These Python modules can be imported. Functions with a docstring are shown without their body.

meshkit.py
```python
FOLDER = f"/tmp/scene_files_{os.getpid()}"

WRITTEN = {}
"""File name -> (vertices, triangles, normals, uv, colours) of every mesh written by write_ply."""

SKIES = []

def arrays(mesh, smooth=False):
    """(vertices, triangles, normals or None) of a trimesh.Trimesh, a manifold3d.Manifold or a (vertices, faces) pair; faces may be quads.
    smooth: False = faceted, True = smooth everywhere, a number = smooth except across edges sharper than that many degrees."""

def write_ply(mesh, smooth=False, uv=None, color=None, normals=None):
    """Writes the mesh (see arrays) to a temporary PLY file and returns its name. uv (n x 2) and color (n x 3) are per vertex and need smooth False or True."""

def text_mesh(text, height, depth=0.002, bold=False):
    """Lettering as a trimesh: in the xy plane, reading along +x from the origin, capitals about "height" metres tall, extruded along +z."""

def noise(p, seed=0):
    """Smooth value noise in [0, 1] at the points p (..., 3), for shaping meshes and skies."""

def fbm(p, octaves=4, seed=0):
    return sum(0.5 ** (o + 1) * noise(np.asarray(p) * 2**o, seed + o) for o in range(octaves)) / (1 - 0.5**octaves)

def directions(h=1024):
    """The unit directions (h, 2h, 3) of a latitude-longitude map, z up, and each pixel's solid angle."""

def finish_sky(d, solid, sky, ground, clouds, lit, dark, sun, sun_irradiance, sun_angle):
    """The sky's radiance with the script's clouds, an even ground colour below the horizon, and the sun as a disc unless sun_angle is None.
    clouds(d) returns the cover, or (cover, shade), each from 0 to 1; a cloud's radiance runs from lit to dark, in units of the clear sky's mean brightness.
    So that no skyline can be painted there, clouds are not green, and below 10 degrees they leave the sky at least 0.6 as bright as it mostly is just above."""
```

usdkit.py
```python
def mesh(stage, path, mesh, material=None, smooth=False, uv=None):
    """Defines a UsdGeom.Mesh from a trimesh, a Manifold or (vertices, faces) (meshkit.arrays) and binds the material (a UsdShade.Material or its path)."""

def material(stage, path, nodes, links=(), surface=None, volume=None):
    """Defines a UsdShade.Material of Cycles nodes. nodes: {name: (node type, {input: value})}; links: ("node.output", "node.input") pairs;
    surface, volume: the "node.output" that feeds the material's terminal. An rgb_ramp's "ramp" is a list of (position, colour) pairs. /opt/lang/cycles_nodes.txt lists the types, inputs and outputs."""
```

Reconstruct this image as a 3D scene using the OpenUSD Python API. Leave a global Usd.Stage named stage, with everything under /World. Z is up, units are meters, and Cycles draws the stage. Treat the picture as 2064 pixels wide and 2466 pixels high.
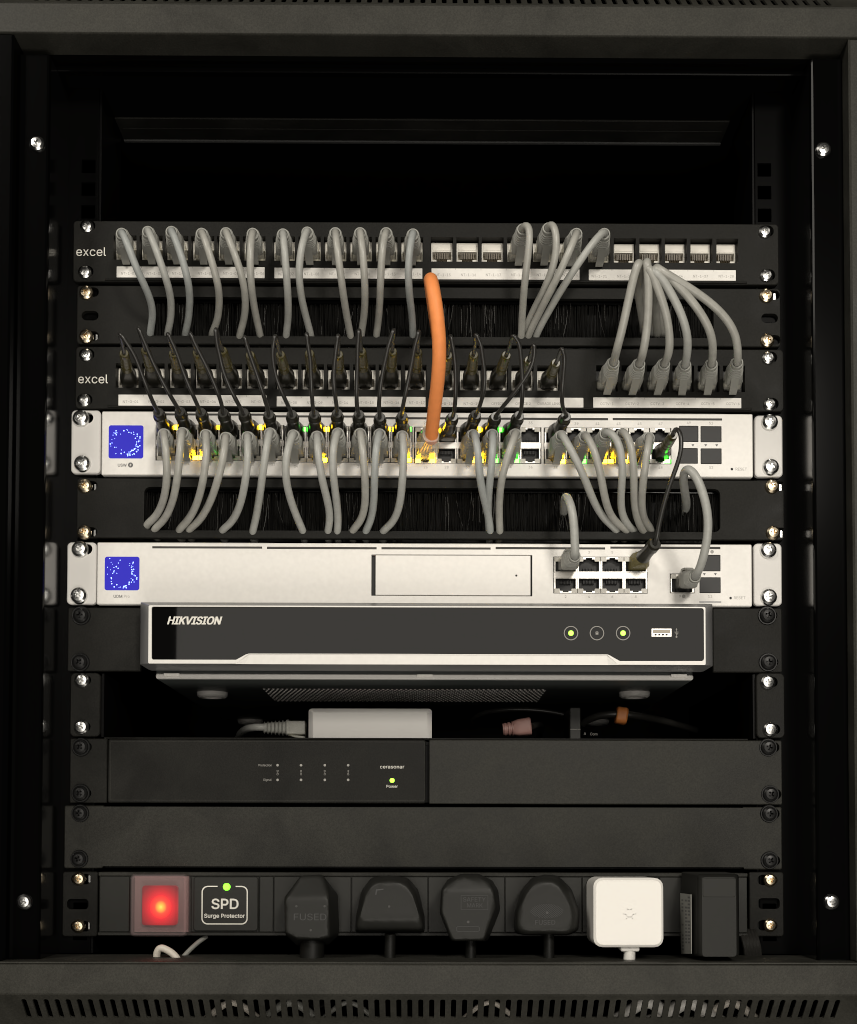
import math, random
import numpy as np
import trimesh
import manifold3d as m3
from scipy.interpolate import splprep, splev
from shapely.geometry import Polygon, Point, box as sbox
from shapely.ops import unary_union
import usdkit, meshkit
from pxr import Usd, UsdGeom, UsdLux, Gf, Sdf

random.seed(7)
rng = np.random.default_rng(7)
stage = Usd.Stage.CreateInMemory()
UsdGeom.SetStageUpAxis(stage, UsdGeom.Tokens.z)
UsdGeom.SetStageMetersPerUnit(stage, 1.0)
UsdGeom.Xform.Define(stage, '/World')

# ------------------------------------------------------------------ camera (mm, solved from the rack's hole grid)
F = 3200.0
CX, CY = 1043.6, 1926.7
CAM = np.array([-1.115, -893.864, -179.246])
PITCH, YAW, ROLL = [math.radians(a) for a in (2.00926, -0.40119, -0.10347)]


def _rot(p, y, r):
    cx, sx, cy, sy, cr, sr = math.cos(p), math.sin(p), math.cos(y), math.sin(y), math.cos(r), math.sin(r)
    return (np.array([[cy, -sy, 0], [sy, cy, 0], [0, 0, 1]]) @ np.array([[1, 0, 0], [0, cx, -sx], [0, sx, cx]])
            @ np.array([[cr, 0, sr], [0, 1, 0], [-sr, 0, cr]]))


RM = _rot(PITCH, YAW, ROLL)
cam = UsdGeom.Camera.Define(stage, '/World/camera')
FOC = 28.0
cam.CreateFocalLengthAttr(FOC)
cam.CreateHorizontalApertureAttr(FOC * 2064 / F)
cam.CreateVerticalApertureAttr(FOC * 2466 / F)
cam.CreateHorizontalApertureOffsetAttr(FOC * (1032 - CX) / F)
cam.CreateVerticalApertureOffsetAttr(FOC * (CY - 1233) / F)
cam.CreateClippingRangeAttr(Gf.Vec2f(0.05, 50))
cam.CreateExposureAttr(0.03)
cam.CreateFocusDistanceAttr(0.87)
X, Yv, Zv = RM[:, 0], RM[:, 2], -RM[:, 1]
cam.AddTransformOp().Set(Gf.Matrix4d(*X, 0, *Yv, 0, *Zv, 0, *(CAM * 0.001), 1))


def at(u, v, Y):
    """Photograph pixel (2064 x 2466) to the point (mm) at depth Y; the rack's face is Y = 0, out of the rack is negative."""
    d = RM @ np.array([(u - CX) / F, 1.0, (CY - v) / F])
    return CAM + d * (Y - CAM[1]) / d[1]


# ------------------------------------------------------------------ lamps of the room and an added fill from below
def rect_light(name, pos, target, w, h, inten, color):
    L = UsdLux.RectLight.Define(stage, '/World/' + name)
    L.CreateWidthAttr(w); L.CreateHeightAttr(h); L.CreateIntensityAttr(inten); L.CreateColorAttr(Gf.Vec3f(*color))
    p, t = np.array(pos, float), np.array(target, float)
    z = p - t; z /= np.linalg.norm(z)
    x = np.cross([0, 0, 1], z); x /= np.linalg.norm(x)
    y = np.cross(z, x)
    L.AddTransformOp().Set(Gf.Matrix4d(*x, 0, *y, 0, *z, 0, *p, 1))


WARM = (1.0, 0.94, 0.845)
rect_light('room_light', (0.10, -2.3, -0.05), (0.09, 0, 0.0), 1.38, 2.4, 1.8, WARM)
rect_light('ceiling_lamp', (0.62, -2.3, 0.76), (0.0, 0, 0.0), 0.36, 0.36, 64.0, WARM)
rect_light('far_ceiling_lamp', (-1.25, -1.6, 1.35), (0.0, 0, 0.1), 0.7, 0.7, 15.0, WARM)
rect_light('added_floor_bounce', (0.3, -1.7, -1.6), (0.0, 0, -0.2), 1.8, 0.9, 4.2, WARM)  # added fill light, in place of bounce off a pale floor

# ------------------------------------------------------------------ materials
MATS = {}


def pm(name, color, rough=0.5, metal=0.0, spec=0.5, emit=None, estr=0.0, trans=0.0, grain=0.0, gscale=900.0, smudge=0.0, bump=0.0, bscale=1500.0, coat=0.0):
    p = {'base_color': color, 'roughness': rough, 'metallic': metal, 'specular_ior_level': spec}
    if coat:
        p.update(coat_weight=coat, coat_roughness=0.08)
    if emit:
        p.update(emission_color=emit, emission_strength=estr)
    if trans:
        p.update(transmission_weight=trans)
    n, l = {'p': ('principled_bsdf', p)}, []
    if grain or bump:
        n['g'] = ('geometry', {})
    if grain:
        n['n'] = ('noise_texture', {'scale': gscale, 'detail': 3.0})
        c = np.array(color)
        n['r'] = ('rgb_ramp', {'ramp': [(0.3, tuple(c * (1 - grain))), (0.7, tuple(c * (1 + grain)))]})
        l += [('g.position', 'n.vector'), ('n.fac', 'r.fac'), ('r.color', 'p.base_color')]
    if smudge:
        n['n3'] = ('noise_texture', {'scale': 22.0, 'detail': 5.0, 'roughness': 0.62, 'distortion': 0.6})
        n['r3'] = ('rgb_ramp', {'ramp': [(0.35, (1 - smudge,) * 3), (0.68, (1 + smudge,) * 3)]})
        n['x3'] = ('mix', {'mix_type': 'multiply', 'fac': 1.0})
        n['rr'] = ('rgb_ramp', {'ramp': [(0.3, (rough - 0.1,) * 3), (0.7, (rough + 0.12,) * 3)]})
        l.remove(('r.color', 'p.base_color'))
        l += [('g.position', 'n3.vector'), ('n3.fac', 'r3.fac'), ('n3.fac', 'rr.fac'), ('r.color', 'x3.color1'), ('r3.color', 'x3.color2'), ('x3.color', 'p.base_color'), ('rr.color', 'p.roughness')]
    if bump:
        n['n2'] = ('noise_texture', {'scale': bscale, 'detail': 2.0})
        n['b'] = ('bump', {'strength': bump, 'distance': 0.0002})
        l += [('g.position', 'n2.vector'), ('n2.fac', 'b.height'), ('b.normal', 'p.normal')]
    MATS[name] = usdkit.material(stage, '/World/Looks/' + name, n, l, surface='p.BSDF')
    return MATS[name]


def clear(name, color, fac, rough=0.15):
    n = {'t': ('transparent_bsdf', {'color': color}), 'p': ('principled_bsdf', {'base_color': color, 'roughness': rough}), 'm': ('mix_closure', {'fac': fac})}
    MATS[name] = usdkit.material(stage, '/World/Looks/' + name, n, [('t.BSDF', 'm.closure1'), ('p.BSDF', 'm.closure2')], surface='m.closure')


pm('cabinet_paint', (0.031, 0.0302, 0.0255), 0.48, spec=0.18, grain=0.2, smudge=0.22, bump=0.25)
pm('powder_black', (0.0215, 0.021, 0.0178), 0.5, spec=0.15, grain=0.2, smudge=0.28, bump=0.25)
pm('powder_panel', (0.0115, 0.0112, 0.0098), 0.5, spec=0.1, grain=0.2, smudge=0.28, bump=0.25)
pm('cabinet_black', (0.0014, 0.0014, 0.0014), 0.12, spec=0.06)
pm('rail_black', (0.0015, 0.0015, 0.0015), 0.3, spec=0.03)
pm('module_grey', (0.12, 0.095, 0.09), 0.5)
pm('inner_black', (0.002, 0.002, 0.002), 0.4, spec=0.08)
pm('flange_black', (0.004, 0.004, 0.004), 0.14, spec=0.8)
pm('brushed_silver', (0.66, 0.642, 0.61), 0.48, metal=0.12, spec=0.4, grain=0.03, gscale=300)
pm('matt_silver', (0.62, 0.605, 0.58), 0.5, spec=0.4)
pm('white_paper', (0.76, 0.74, 0.70), 0.8, spec=0.2, grain=0.03, gscale=300)
pm('white_plastic', (0.74, 0.72, 0.68), 0.4, spec=0.4)
pm('jack_white', (0.70, 0.67, 0.60), 0.45, spec=0.4)
pm('jack_beige', (0.34, 0.30, 0.23), 0.5)
pm('gold', (0.26, 0.205, 0.12), 0.4, metal=0.8)
pm('contact_dull', (0.14, 0.115, 0.08), 0.4)
pm('port_black', (0.008, 0.008, 0.008), 0.5, spec=0.3)
pm('port_metal', (0.50, 0.48, 0.45), 0.35, metal=0.6)
pm('cover_grey', (0.045, 0.045, 0.045), 0.6, spec=0.3)
pm('grey_pvc', (0.355, 0.358, 0.335), 0.4, spec=0.4, grain=0.06, gscale=250, bump=0.1, bscale=900)
pm('grey_pvc_cool', (0.315, 0.33, 0.32), 0.43, spec=0.4, grain=0.07, gscale=220, bump=0.12, bscale=800)
pm('grey_pvc_worn', (0.335, 0.33, 0.30), 0.36, spec=0.45, grain=0.09, gscale=160, bump=0.1, bscale=700)
GREYS = ['grey_pvc', 'grey_pvc_cool', 'grey_pvc_worn']
pm('grey_boot', (0.29, 0.29, 0.265), 0.5, spec=0.35)
pm('black_pvc', (0.022, 0.021, 0.019), 0.33, spec=0.5)
pm('black_boot', (0.014, 0.013, 0.009), 0.3, spec=0.5)
pm('olive_boot', (0.06, 0.05, 0.014), 0.3, spec=0.5)
pm('orange_pvc', (0.84, 0.28, 0.085), 0.55, spec=0.3, grain=0.05, gscale=200, bump=0.12, bscale=600)
pm('chrome', (0.74, 0.74, 0.73), 0.22, metal=1.0)
pm('yellow_zinc', (0.78, 0.66, 0.48), 0.24, metal=1.0)
pm('black_screw', (0.008, 0.008, 0.008), 0.35, spec=0.25)
pm('ink', (0.10, 0.10, 0.10), 0.7)
pm('light_ink', (0.32, 0.31, 0.29), 0.7)
pm('white_ink', (0.66, 0.64, 0.58), 0.6)
pm('grey_ink', (0.26, 0.25, 0.23), 0.6)
pm('slot_dark', (0.025, 0.023, 0.02), 0.6)
pm('gloss_black', (0.003, 0.003, 0.003), 0.02, spec=0.3)
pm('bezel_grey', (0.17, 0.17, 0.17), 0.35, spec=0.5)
pm('steel', (0.07, 0.078, 0.075), 0.4, metal=0.25)
pm('bristle', (0.003, 0.0028, 0.0022), 0.6, spec=0.1)
pm('bristle_light', (0.012, 0.011, 0.009), 0.3, spec=0.35)
pm('screen_blue', (0.01, 0.01, 0.05), 0.25, spec=0.08, emit=(0.034, 0.028, 0.47), estr=1.0)
pm('screen_dot', (0.1, 0.1, 0.3), 0.2, emit=(0.22, 0.32, 1.0), estr=3.4)
pm('led_yellow', (0.3, 0.2, 0.02), 0.3, emit=(1.0, 0.54, 0.006), estr=65.0)
pm('led_amber', (0.2, 0.1, 0.01), 0.3, emit=(1.0, 0.5, 0.01), estr=5.0)
pm('led_green', (0.05, 0.3, 0.03), 0.3, emit=(0.05, 1.0, 0.03), estr=16.0)
pm('led_spd', (0.05, 0.3, 0.03), 0.3, emit=(0.22, 1.0, 0.03), estr=2.6)
pm('led_lime', (0.1, 0.3, 0.03), 0.3, emit=(0.42, 1.0, 0.06), estr=2.2)
pm('led_off', (0.35, 0.33, 0.28), 0.3)
pm('abs_black', (0.014, 0.014, 0.0125), 0.45, spec=0.22, bump=0.15)
pm('abs_module', (0.018, 0.018, 0.016), 0.4, spec=0.2)
pm('cord_black', (0.007, 0.007, 0.006), 0.5, spec=0.2)
pm('sticker', (0.22, 0.22, 0.20), 0.5)
pm('pink_plastic', (0.36, 0.20, 0.175), 0.5)
pm('orange_ferrule', (0.58, 0.20, 0.05), 0.5)
pm('white_cord', (0.62, 0.57, 0.50), 0.5)
clear('clear_plastic', (0.85, 0.84, 0.78), 0.34)
clear('smoke_plastic', (0.30, 0.26, 0.12), 0.5)
clear('cover_clear', (0.97, 0.9, 0.9), 0.03, 0.2)
# backlit rocker: the neon lamp behind the red lens is brightest at the middle
MATS['rocker_red'] = usdkit.material(stage, '/World/Looks/rocker_red', {
    'tc': ('texture_coordinate', {}), 'mp': ('mapping', {'scale': (68, 30, 62)}), 'gr': ('gradient_texture', {'gradient_type': 'spherical'}),
    'rp': ('rgb_ramp', {'ramp': [(0.0, (0.10, 0.001, 0.004)), (0.25, (0.26, 0.001, 0.006)), (0.5, (0.5, 0.002, 0.01)), (0.72, (1.3, 0.05, 0.02)), (0.9, (2.0, 0.45, 0.05)), (1.0, (2.2, 0.85, 0.16))]}),
    'p': ('principled_bsdf', {'base_color': (0.06, 0.002, 0.003), 'specular_ior_level': 0.1, 'roughness': 0.25, 'emission_strength': 1.7})},
    [('tc.object', 'mp.vector'), ('mp.vector', 'gr.vector'), ('gr.fac', 'rp.fac'), ('rp.color', 'p.emission_color')], surface='p.BSDF')

# ------------------------------------------------------------------ scene helpers
LOC, USED = {}, {}


def numbered(parent, name):
    k = (parent, name)
    USED[k] = USED.get(k, -1) + 1
    return name if USED[k] == 0 else '%s_%03d' % (name, USED[k])


def custom(p, **kw):
    for k, v in kw.items():
        if v:
            p.SetCustomDataByKey(k, v)


def thing(name, label, cat, loc, group=None, kind=None):
    path = '/World/' + numbered('/World', name)
    x = UsdGeom.Xform.Define(stage, path)
    l = np.array(loc, float)
    x.AddTranslateOp().Set(Gf.Vec3d(*(l * 0.001)))
    LOC[path] = l
    custom(x.GetPrim(), label=label, category=cat, group=group, kind=kind)
    return path


def tri(g):
    """Any geometry to (vertices, faces) in mm; lists are joined."""
    if isinstance(g, list):
        vs, fs, n = [], [], 0
        for a in g:
            v, f = tri(a)
            vs.append(v); fs.append(f + n); n += len(v)
        return np.vstack(vs), np.vstack(fs)
    v, f, _ = meshkit.arrays(g)
    return v, f


def part(name, g, mat, parent, smooth=30, label=None, kind=None):
    path = parent + '/' + numbered(parent, name)
    root = '/'.join(parent.split('/')[:3])
    v, f = tri(g)
    v = (v - LOC[root]) * 0.001
    m = usdkit.mesh(stage, path, trimesh.Trimesh(v, f, process=False) if not smooth else trimesh.Trimesh(v, f, process=True), MATS[mat], smooth=smooth)
    custom(m.GetPrim(), label=label, kind=kind)
    return path


# ------------------------------------------------------------------ geometry helpers (mm)
class Z:
    """A magnified window of the photograph: its corner and scale."""
    def __init__(s, x, y, k): s.x, s.y, s.k = x, y, k
    def __call__(s, x, y): return (s.x + x / s.k, s.y + y / s.k)


K1, K2 = 1758 / 560, 1758 / 700
A1, A2, A3, A4 = Z(150, 510, K1), Z(630, 510, K1), Z(1110, 510, K1), Z(1500, 510, K1)
B1, B2, B3, B4 = Z(150, 780, K1), Z(630, 780, K1), Z(1110, 780, K1), Z(1500, 780, K1)
C1, C2, C3, C4 = Z(150, 1100, K1), Z(630, 1100, K1), Z(1110, 1100, K1), Z(1500, 1100, K1)
D1, D2, D3 = Z(0, 1420, K2), Z(680, 1420, K2), Z(1364, 1420, K2)
E1, E2, E3 = Z(0, 1760, K2), Z(680, 1760, K2), Z(1364, 1760, K2)
F1, F2, F3 = Z(0, 2080, K2), Z(640, 2080, K2), Z(1364, 2080, K2)
DS = Z(0, 0, 1758 / 2064)


def rc(tl, br, Y):
    p, q = at(*tl, Y), at(*br, Y)
    return p[0], q[0], q[2], p[2]          # x0, x1, z0, z1


def ring(x0, x1, z0, z1, r, n=4):
    r = max(min(r, (x1 - x0) / 2 - 0.01, (z1 - z0) / 2 - 0.01), 0.01)
    pts = []
    for cx, cz, a in ((x1 - r, z1 - r, 0), (x0 + r, z1 - r, 90), (x0 + r, z0 + r, 180), (x1 - r, z0 + r, 270)):
        for k in range(n + 1):
            t = math.radians(a + 90 * k / n)
            pts.append((cx + r * math.cos(t), cz + r * math.sin(t)))
    return pts


def hull(*rings):
    """Convex solid over rings of (x, z) points, each given with its depth: (points, y)."""
    return m3.Manifold.hull_points(np.array([(x, y, z) for pts, y in rings for x, z in pts], float))


def plate(R, yf, yb, r=0.8, c=0.35, back=False):
    x0, x1, z0, z1 = R
    rs = [(ring(x0 + c, x1 - c, z0 + c, z1 - c, r), yf), (ring(x0, x1, z0, z1, r + c * 0.4), yf + c), (ring(x0, x1, z0, z1, r + c * 0.4), yb - (c if back else 0))]
    if back:
        rs.append((ring(x0 + c, x1 - c, z0 + c, z1 - c, r), yb))
    return hull(*rs)


def bx(x0, x1, y0, y1, z0, z1):
    return hull(([(x0, z0), (x1, z0), (x1, z1), (x0, z1)], y0), ([(x0, z0), (x1, z0), (x1, z1), (x0, z1)], y1))


def hole(R, yf, yb, r=0.6):
    return hull((ring(*R, r), yf), (ring(*R, r), yb))


def pl(poly, yf, yb):
    """Extrudes a shapely polygon drawn in (x, z) from depth yf to yb."""
    out = []
    for g in getattr(poly, 'geoms', [poly]):
        t = trimesh.creation.extrude_polygon(g, yb - yf, engine='earcut')
        v = t.vertices
        out.append((np.stack([v[:, 0], yb - v[:, 2], v[:, 1]], 1), t.faces))
    return out


def mpl(poly, yf, yb):
    cs = m3.CrossSection([list(map(tuple, np.array(g.exterior.coords)[:-1])) for g in getattr(poly, 'geoms', [poly])], m3.FillRule.NonZero)
    return cs.extrude(yb - yf).transform(np.array([[1, 0, 0, 0], [0, 0, -1, yb], [0, 1, 0, 0]], float))


def rj45(cx, cz, w, h, notch, a=1.5, b=1.3):
    """Outline of a socket opening, latch notch up (+1) or down (-1)."""
    e = cz + notch * h / 2
    bxs = [sbox(cx - w / 2, cz - h / 2, cx + w / 2, cz + h / 2)]
    for k, (f, l) in enumerate(((0.56, a), (0.30, a + b))):
        z0, z1 = sorted((e - notch * 0.2, e + notch * l))
        bxs.append(sbox(cx - w * f / 2, z0, cx + w * f / 2, z1))
    return unary_union(bxs)


def txt(s, p, Y, h, bold=False, anchor='c', slant=0.0, wide=1.0, turn=0):
    t = meshkit.text_mesh(s, h, 0.08, bold)
    v = np.array(t.vertices)
    v[:, 0] = v[:, 0] * wide + slant * v[:, 1]
    x0, x1, y0, y1 = v[:, 0].min(), v[:, 0].max(), v[:, 1].min(), v[:, 1].max()
    v[:, 0] -= {'c': (x0 + x1) / 2, 'l': x0, 'r': x1}[anchor]
    v[:, 1] -= h / 2
    if turn:
        v[:, 0], v[:, 1] = -v[:, 1].copy(), v[:, 0].copy()
    c = at(*p, Y)
    return np.stack([c[0] + v[:, 0], Y + 0.03 - v[:, 2], c[2] + v[:, 1]], 1), np.array(t.faces)


def disc(c, r, yf, yb, n=20, r2=None):
    pts = [(c[0] + r * math.cos(2 * math.pi * k / n), c[2] + r * math.sin(2 * math.pi * k / n)) for k in range(n)]
    q = [(c[0] + (r2 or r) * math.cos(2 * math.pi * k / n), c[2] + (r2 or r) * math.sin(2 * math.pi * k / n)) for k in range(n)]
    return hull((q, yf), (pts, yb))


def spline(P, n=64, s=0.0):
    P = np.array(P, float)
    d = np.linalg.norm(np.diff(P, axis=0), axis=1)
    P = P[np.concatenate([[True], d > 1e-3])]
    t = np.concatenate([[0], np.cumsum(np.sqrt(np.linalg.norm(np.diff(P, axis=0), axis=1)))])
    tck, _ = splprep(P.T, u=t, s=s * len(P), k=3)
    return np.array(splev(np.linspace(0, t[-1], n), tck)).T


def tube(P, r, n=12, cap=True):
    P = np.array(P, float)
    T = np.gradient(P, axis=0); T /= np.linalg.norm(T, axis=1)[:, None]
    a = np.cross(T[0], [1, 0, 0.01]); a /= np.linalg.norm(a)
    V = []
    for k in range(len(P)):
        a = a - T[k] * (a @ T[k]); a /= np.linalg.norm(a)
        b = np.cross(T[k], a)
        rr = r[k] if np.ndim(r) else r
        V += [P[k] + rr * (math.cos(2 * math.pi * j / n) * a + math.sin(2 * math.pi * j / n) * b) for j in range(n)]
    Fc = []
    for k in range(len(P) - 1):
        for j in range(n):
            i0, i1 = k * n + j, k * n + (j + 1) % n
            Fc += [(i0, i1, i1 + n), (i0, i1 + n, i0 + n)]
    if cap:
        V += [P[0], P[-1]]
        c0, c1, e = len(V) - 2, len(V) - 1, (len(P) - 1) * n
        for j in range(n):
            Fc += [(c0, (j + 1) % n, j), (c1, e + j, e + (j + 1) % n)]
    return np.array(V), np.array(Fc)


def loft(p0, p1, secs, n=20, roll=0.0):
    """Rings of (t, half width, half height, squareness) along the axis p0 to p1."""
    p0, p1 = np.array(p0, float), np.array(p1, float)
    ax = p1 - p0; ln = np.linalg.norm(ax); ax /= ln
    side = np.cross(ax, [0, 0, 1.0]); side /= np.linalg.norm(side)
    up = np.cross(side, ax)
    side, up = side * math.cos(roll) + up * math.sin(roll), up * math.cos(roll) - side * math.sin(roll)
    V = []
    for t, w, h, q in secs:
        for j in range(n):
            a = 2 * math.pi * j / n
            c, s = math.cos(a), math.sin(a)
            V.append(p0 + ax * ln * t + side * w * math.copysign(abs(c) ** (2 / q), c) + up * h * math.copysign(abs(s) ** (2 / q), s))
    Fc = []
    for k in range(len(secs) - 1):
        for j in range(n):
            i0, i1 = k * n + j, k * n + (j + 1) % n
            Fc += [(i0, i1 + n, i1), (i0, i0 + n, i1 + n)]
    V += [p0 + ax * ln * secs[0][0], p0 + ax * ln * secs[-1][0]]
    c0, c1, e = len(V) - 2, len(V) - 1, (len(secs) - 1) * n
    for j in range(n):
        Fc += [(c0, j, (j + 1) % n), (c1, e + (j + 1) % n, e + j)]
    v, f = np.array(V), np.array(Fc)
    return v, f[:, ::-1]


def screw(c, r, y, ang, hgt=None):
    """Domed cross-recess head standing on depth y (towards the viewer)."""
    hgt = hgt or r * 0.55
    rings_, n = [], 24
    for t in (0, 0.35, 0.7, 1.0):
        rr = r * math.cos(t * math.pi / 2 * 0.78); yy = y - 0.4 - hgt * math.sin(t * math.pi / 2)
        rings_.append(([(c[0] + rr * math.cos(2 * math.pi * k / n), c[2] + rr * math.sin(2 * math.pi * k / n)) for k in range(n)], yy))
    rings_.append(([(c[0] + r * math.cos(2 * math.pi * k / n), c[2] + r * math.sin(2 * math.pi * k / n)) for k in range(n)], y))
    h = hull(*rings_)
    for a in (ang, ang + 90):
        b = hull(([(-r * .58, -r * .13), (r * .58, -r * .13), (r * .58, r * .13), (-r * .58, r * .13)], y - hgt * 2), ([(-r * .2, -r * .10), (r * .2, -r * .10), (r * .2, r * .10), (-r * .2, r * .10)], y - hgt * 0.2))
        h = h - b.rotate([0, a, 0]).translate([c[0], 0, c[2]])
    return h


def slot(c, w, h, yf, yb, dx=0.0):
    return hole((c[0] - w / 2 + dx, c[0] + w / 2 + dx, c[2] - h / 2, c[2] + h / 2), yf, yb, h / 2)


# pixel places of the rack screws, top to bottom, left and right
SL = [(178, 463), (174, 557), (176, 599), (176, 689), (176, 727), (172, 820), (165, 857), (168, 950), (173, 996), (172, 1091), (163, 1126), (161, 1221), (165, 1262), (163, 1358), (167, 1395), (166, 1491), (165, 1532), (164, 1627), (163, 1668), (161, 1762), (161, 1803), (160, 1900)]
SR = [(1570, 474), (1573, 564), (1573, 605), (1575, 697), (1577, 733), (1580, 828), (1580, 865), (1582, 957), (1585, 997), (1587, 1092), (1577, 1128), (1578, 1224), (1575, 1262), (1577, 1358), (1576, 1399), (1581, 1496), (1577, 1533), (1581, 1629), (1579, 1669), (1580, 1765), (1581, 1805), (1581, 1898)]


def rack_screws(parent, rows, mat, r, y, washer=False, nuts=False):
    for s, lst in ((-1, SL), (1, SR)):
        for i in rows:
            c = at(*DS(*lst[i]), y - 2)
            sc = part('screw', screw(c, r, y - (1.0 if washer else 0), random.uniform(0, 90)), mat, parent, 25)
            if washer:
                part('washer', disc(c, r * 1.22, y - 1.0, y, 28, r * 1.12) - disc(c, r * 0.5, y - 3, y + 1), mat, sc, 25)
            if nuts:
                n = c + np.array([6.3 * (1 if random.random() < 0.75 else -1), 0, random.uniform(-.4, .4)])
                part('cage_nut', plate((n[0] - 0.8, n[0] + 0.8, n[2] - 2.4, n[2] + 2.6), y + 2.2, y + 4, 0.4, 0.2), 'chrome', parent)


def ear_slots(rows, y, dx=2.4, w=13.0, h=6.6):
    out = []
    for s, lst in ((-1, SL), (1, SR)):
        for i in rows:
            out.append(slot(at(*DS(*lst[i]), y), w, h, y - 6, y + 6, dx))
    return out


def minus(m, hs):
    for h in hs:
        m = m - h
    return m


# ------------------------------------------------------------------ the cabinet
YF, YP = -57.0, -45.0
zt1, zt2 = at(1032, 86, YF)[2], at(1032, 11, YF)[2]
zb1, zb2 = at(1032, 2316, YF)[2], at(1032, 2397, YF)[2]
xl_s = (at(30, 350, YF)[0] + at(4, 2200, YF)[0]) / 2
xr_s = (at(2047, 300, YF)[0] + at(2062, 2200, YF)[0]) / 2
xl_p = (at(119, 400, YP)[0] + at(92, 2200, YP)[0]) / 2
xr_p = (at(1954, 400, YP)[0] + at(1969, 2200, YP)[0]) / 2
WL, WR = xl_s - 40, xr_s + 40
cab = thing('server_cabinet', 'open black steel rack cabinet with slotted vents above and below, holding all the devices', 'cabinet', (0, 0, zb2 - 40))


def vent(top):
    """Slotted strip leaning back at 45 degrees above or below the front rail."""
    Ls, half = 34.0, (WR - WL) / 2
    xs0, xs1 = at(64, 2436, YF + 10)[0], at(2011, 2436, YF + 10)[0]
    n = 75
    pitch = (xs1 - xs0) / (n - 1)
    p = sbox(WL, 0, WR, Ls)
    holes = [Polygon(ring(xs0 + k * pitch - 1.6, xs0 + k * pitch + 1.6, 4.2, 23.5, 1.5, 4)) for k in range(n)]
    poly = Polygon(p.exterior.coords, [list(h.exterior.coords)[:-1] for h in holes])
    out = []
    for v, f in pl(poly, 0, 1.5):
        s, yy = v[:, 2], v[:, 1]
        c = math.sqrt(0.5)
        y = YF + c * s + c * yy
        z = (zb2 - c * s + c * yy) if not top else (zt2 + c * s - c * yy)
        out.append((np.stack([v[:, 0], y, z], 1), f if top else f[:, ::-1]))
    # turn the faces so they look outwards
    v, f = tri(out)
    t = trimesh.Trimesh(v, f); trimesh.repair.fix_normals(t)
    return (t.vertices, t.faces)


# front rails: rounded front edges
part('top_rail', hull((ring(WL, WR, zt1 + 1.2, zt2 - 0.8, 0.1), YF), (ring(WL, WR, zt1, zt2, 0.1), YF + 1.3), (ring(WL, WR, zt1, zt2, 0.1), YF + 23)), 'cabinet_paint', cab)
part('top_lip', hull((ring(WL, WR, zt1 - 2.4, zt1 - 0.02, 0.1), YF + 23.0), (ring(WL, WR, zt1 - 3.2, zt1 - 0.02, 0.1), YF + 24.0), (ring(WL, WR, zt1 - 3.2, zt1 + 2, 0.1), YF + 30)), 'cabinet_black', cab)
part('top_inner_lip', plate((WL, WR, zt1 - 6.4, zt1 - 0.5), YF + 30.4, YF + 36, 0.2, 0.6), 'cabinet_black', cab)
part('ceiling', bx(WL, WR, YF + 36.5, 480, zt1 - 1, zt1 + 2), 'inner_black', cab)
part('vent_strip', vent(True), 'cabinet_paint', cab)
part('bottom_rail', plate((WL, WR, zb2 + 0.02, zb1 - 1.6), YF, YF + 25, 0.2, 0.8), 'cabinet_paint', cab)
part('bottom_lip', hull((ring(WL, WR, zb1 - 1.2, zb1 - 0.5, 0.2), YF + 0.2), (ring(WL, WR, zb1 - 1.5, zb1, 0.2), YF + 1.4), (ring(WL, WR, zb1 - 1.5, zb1 + 0.15, 0.2), YF + 52)), 'cabinet_paint', cab)
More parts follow.
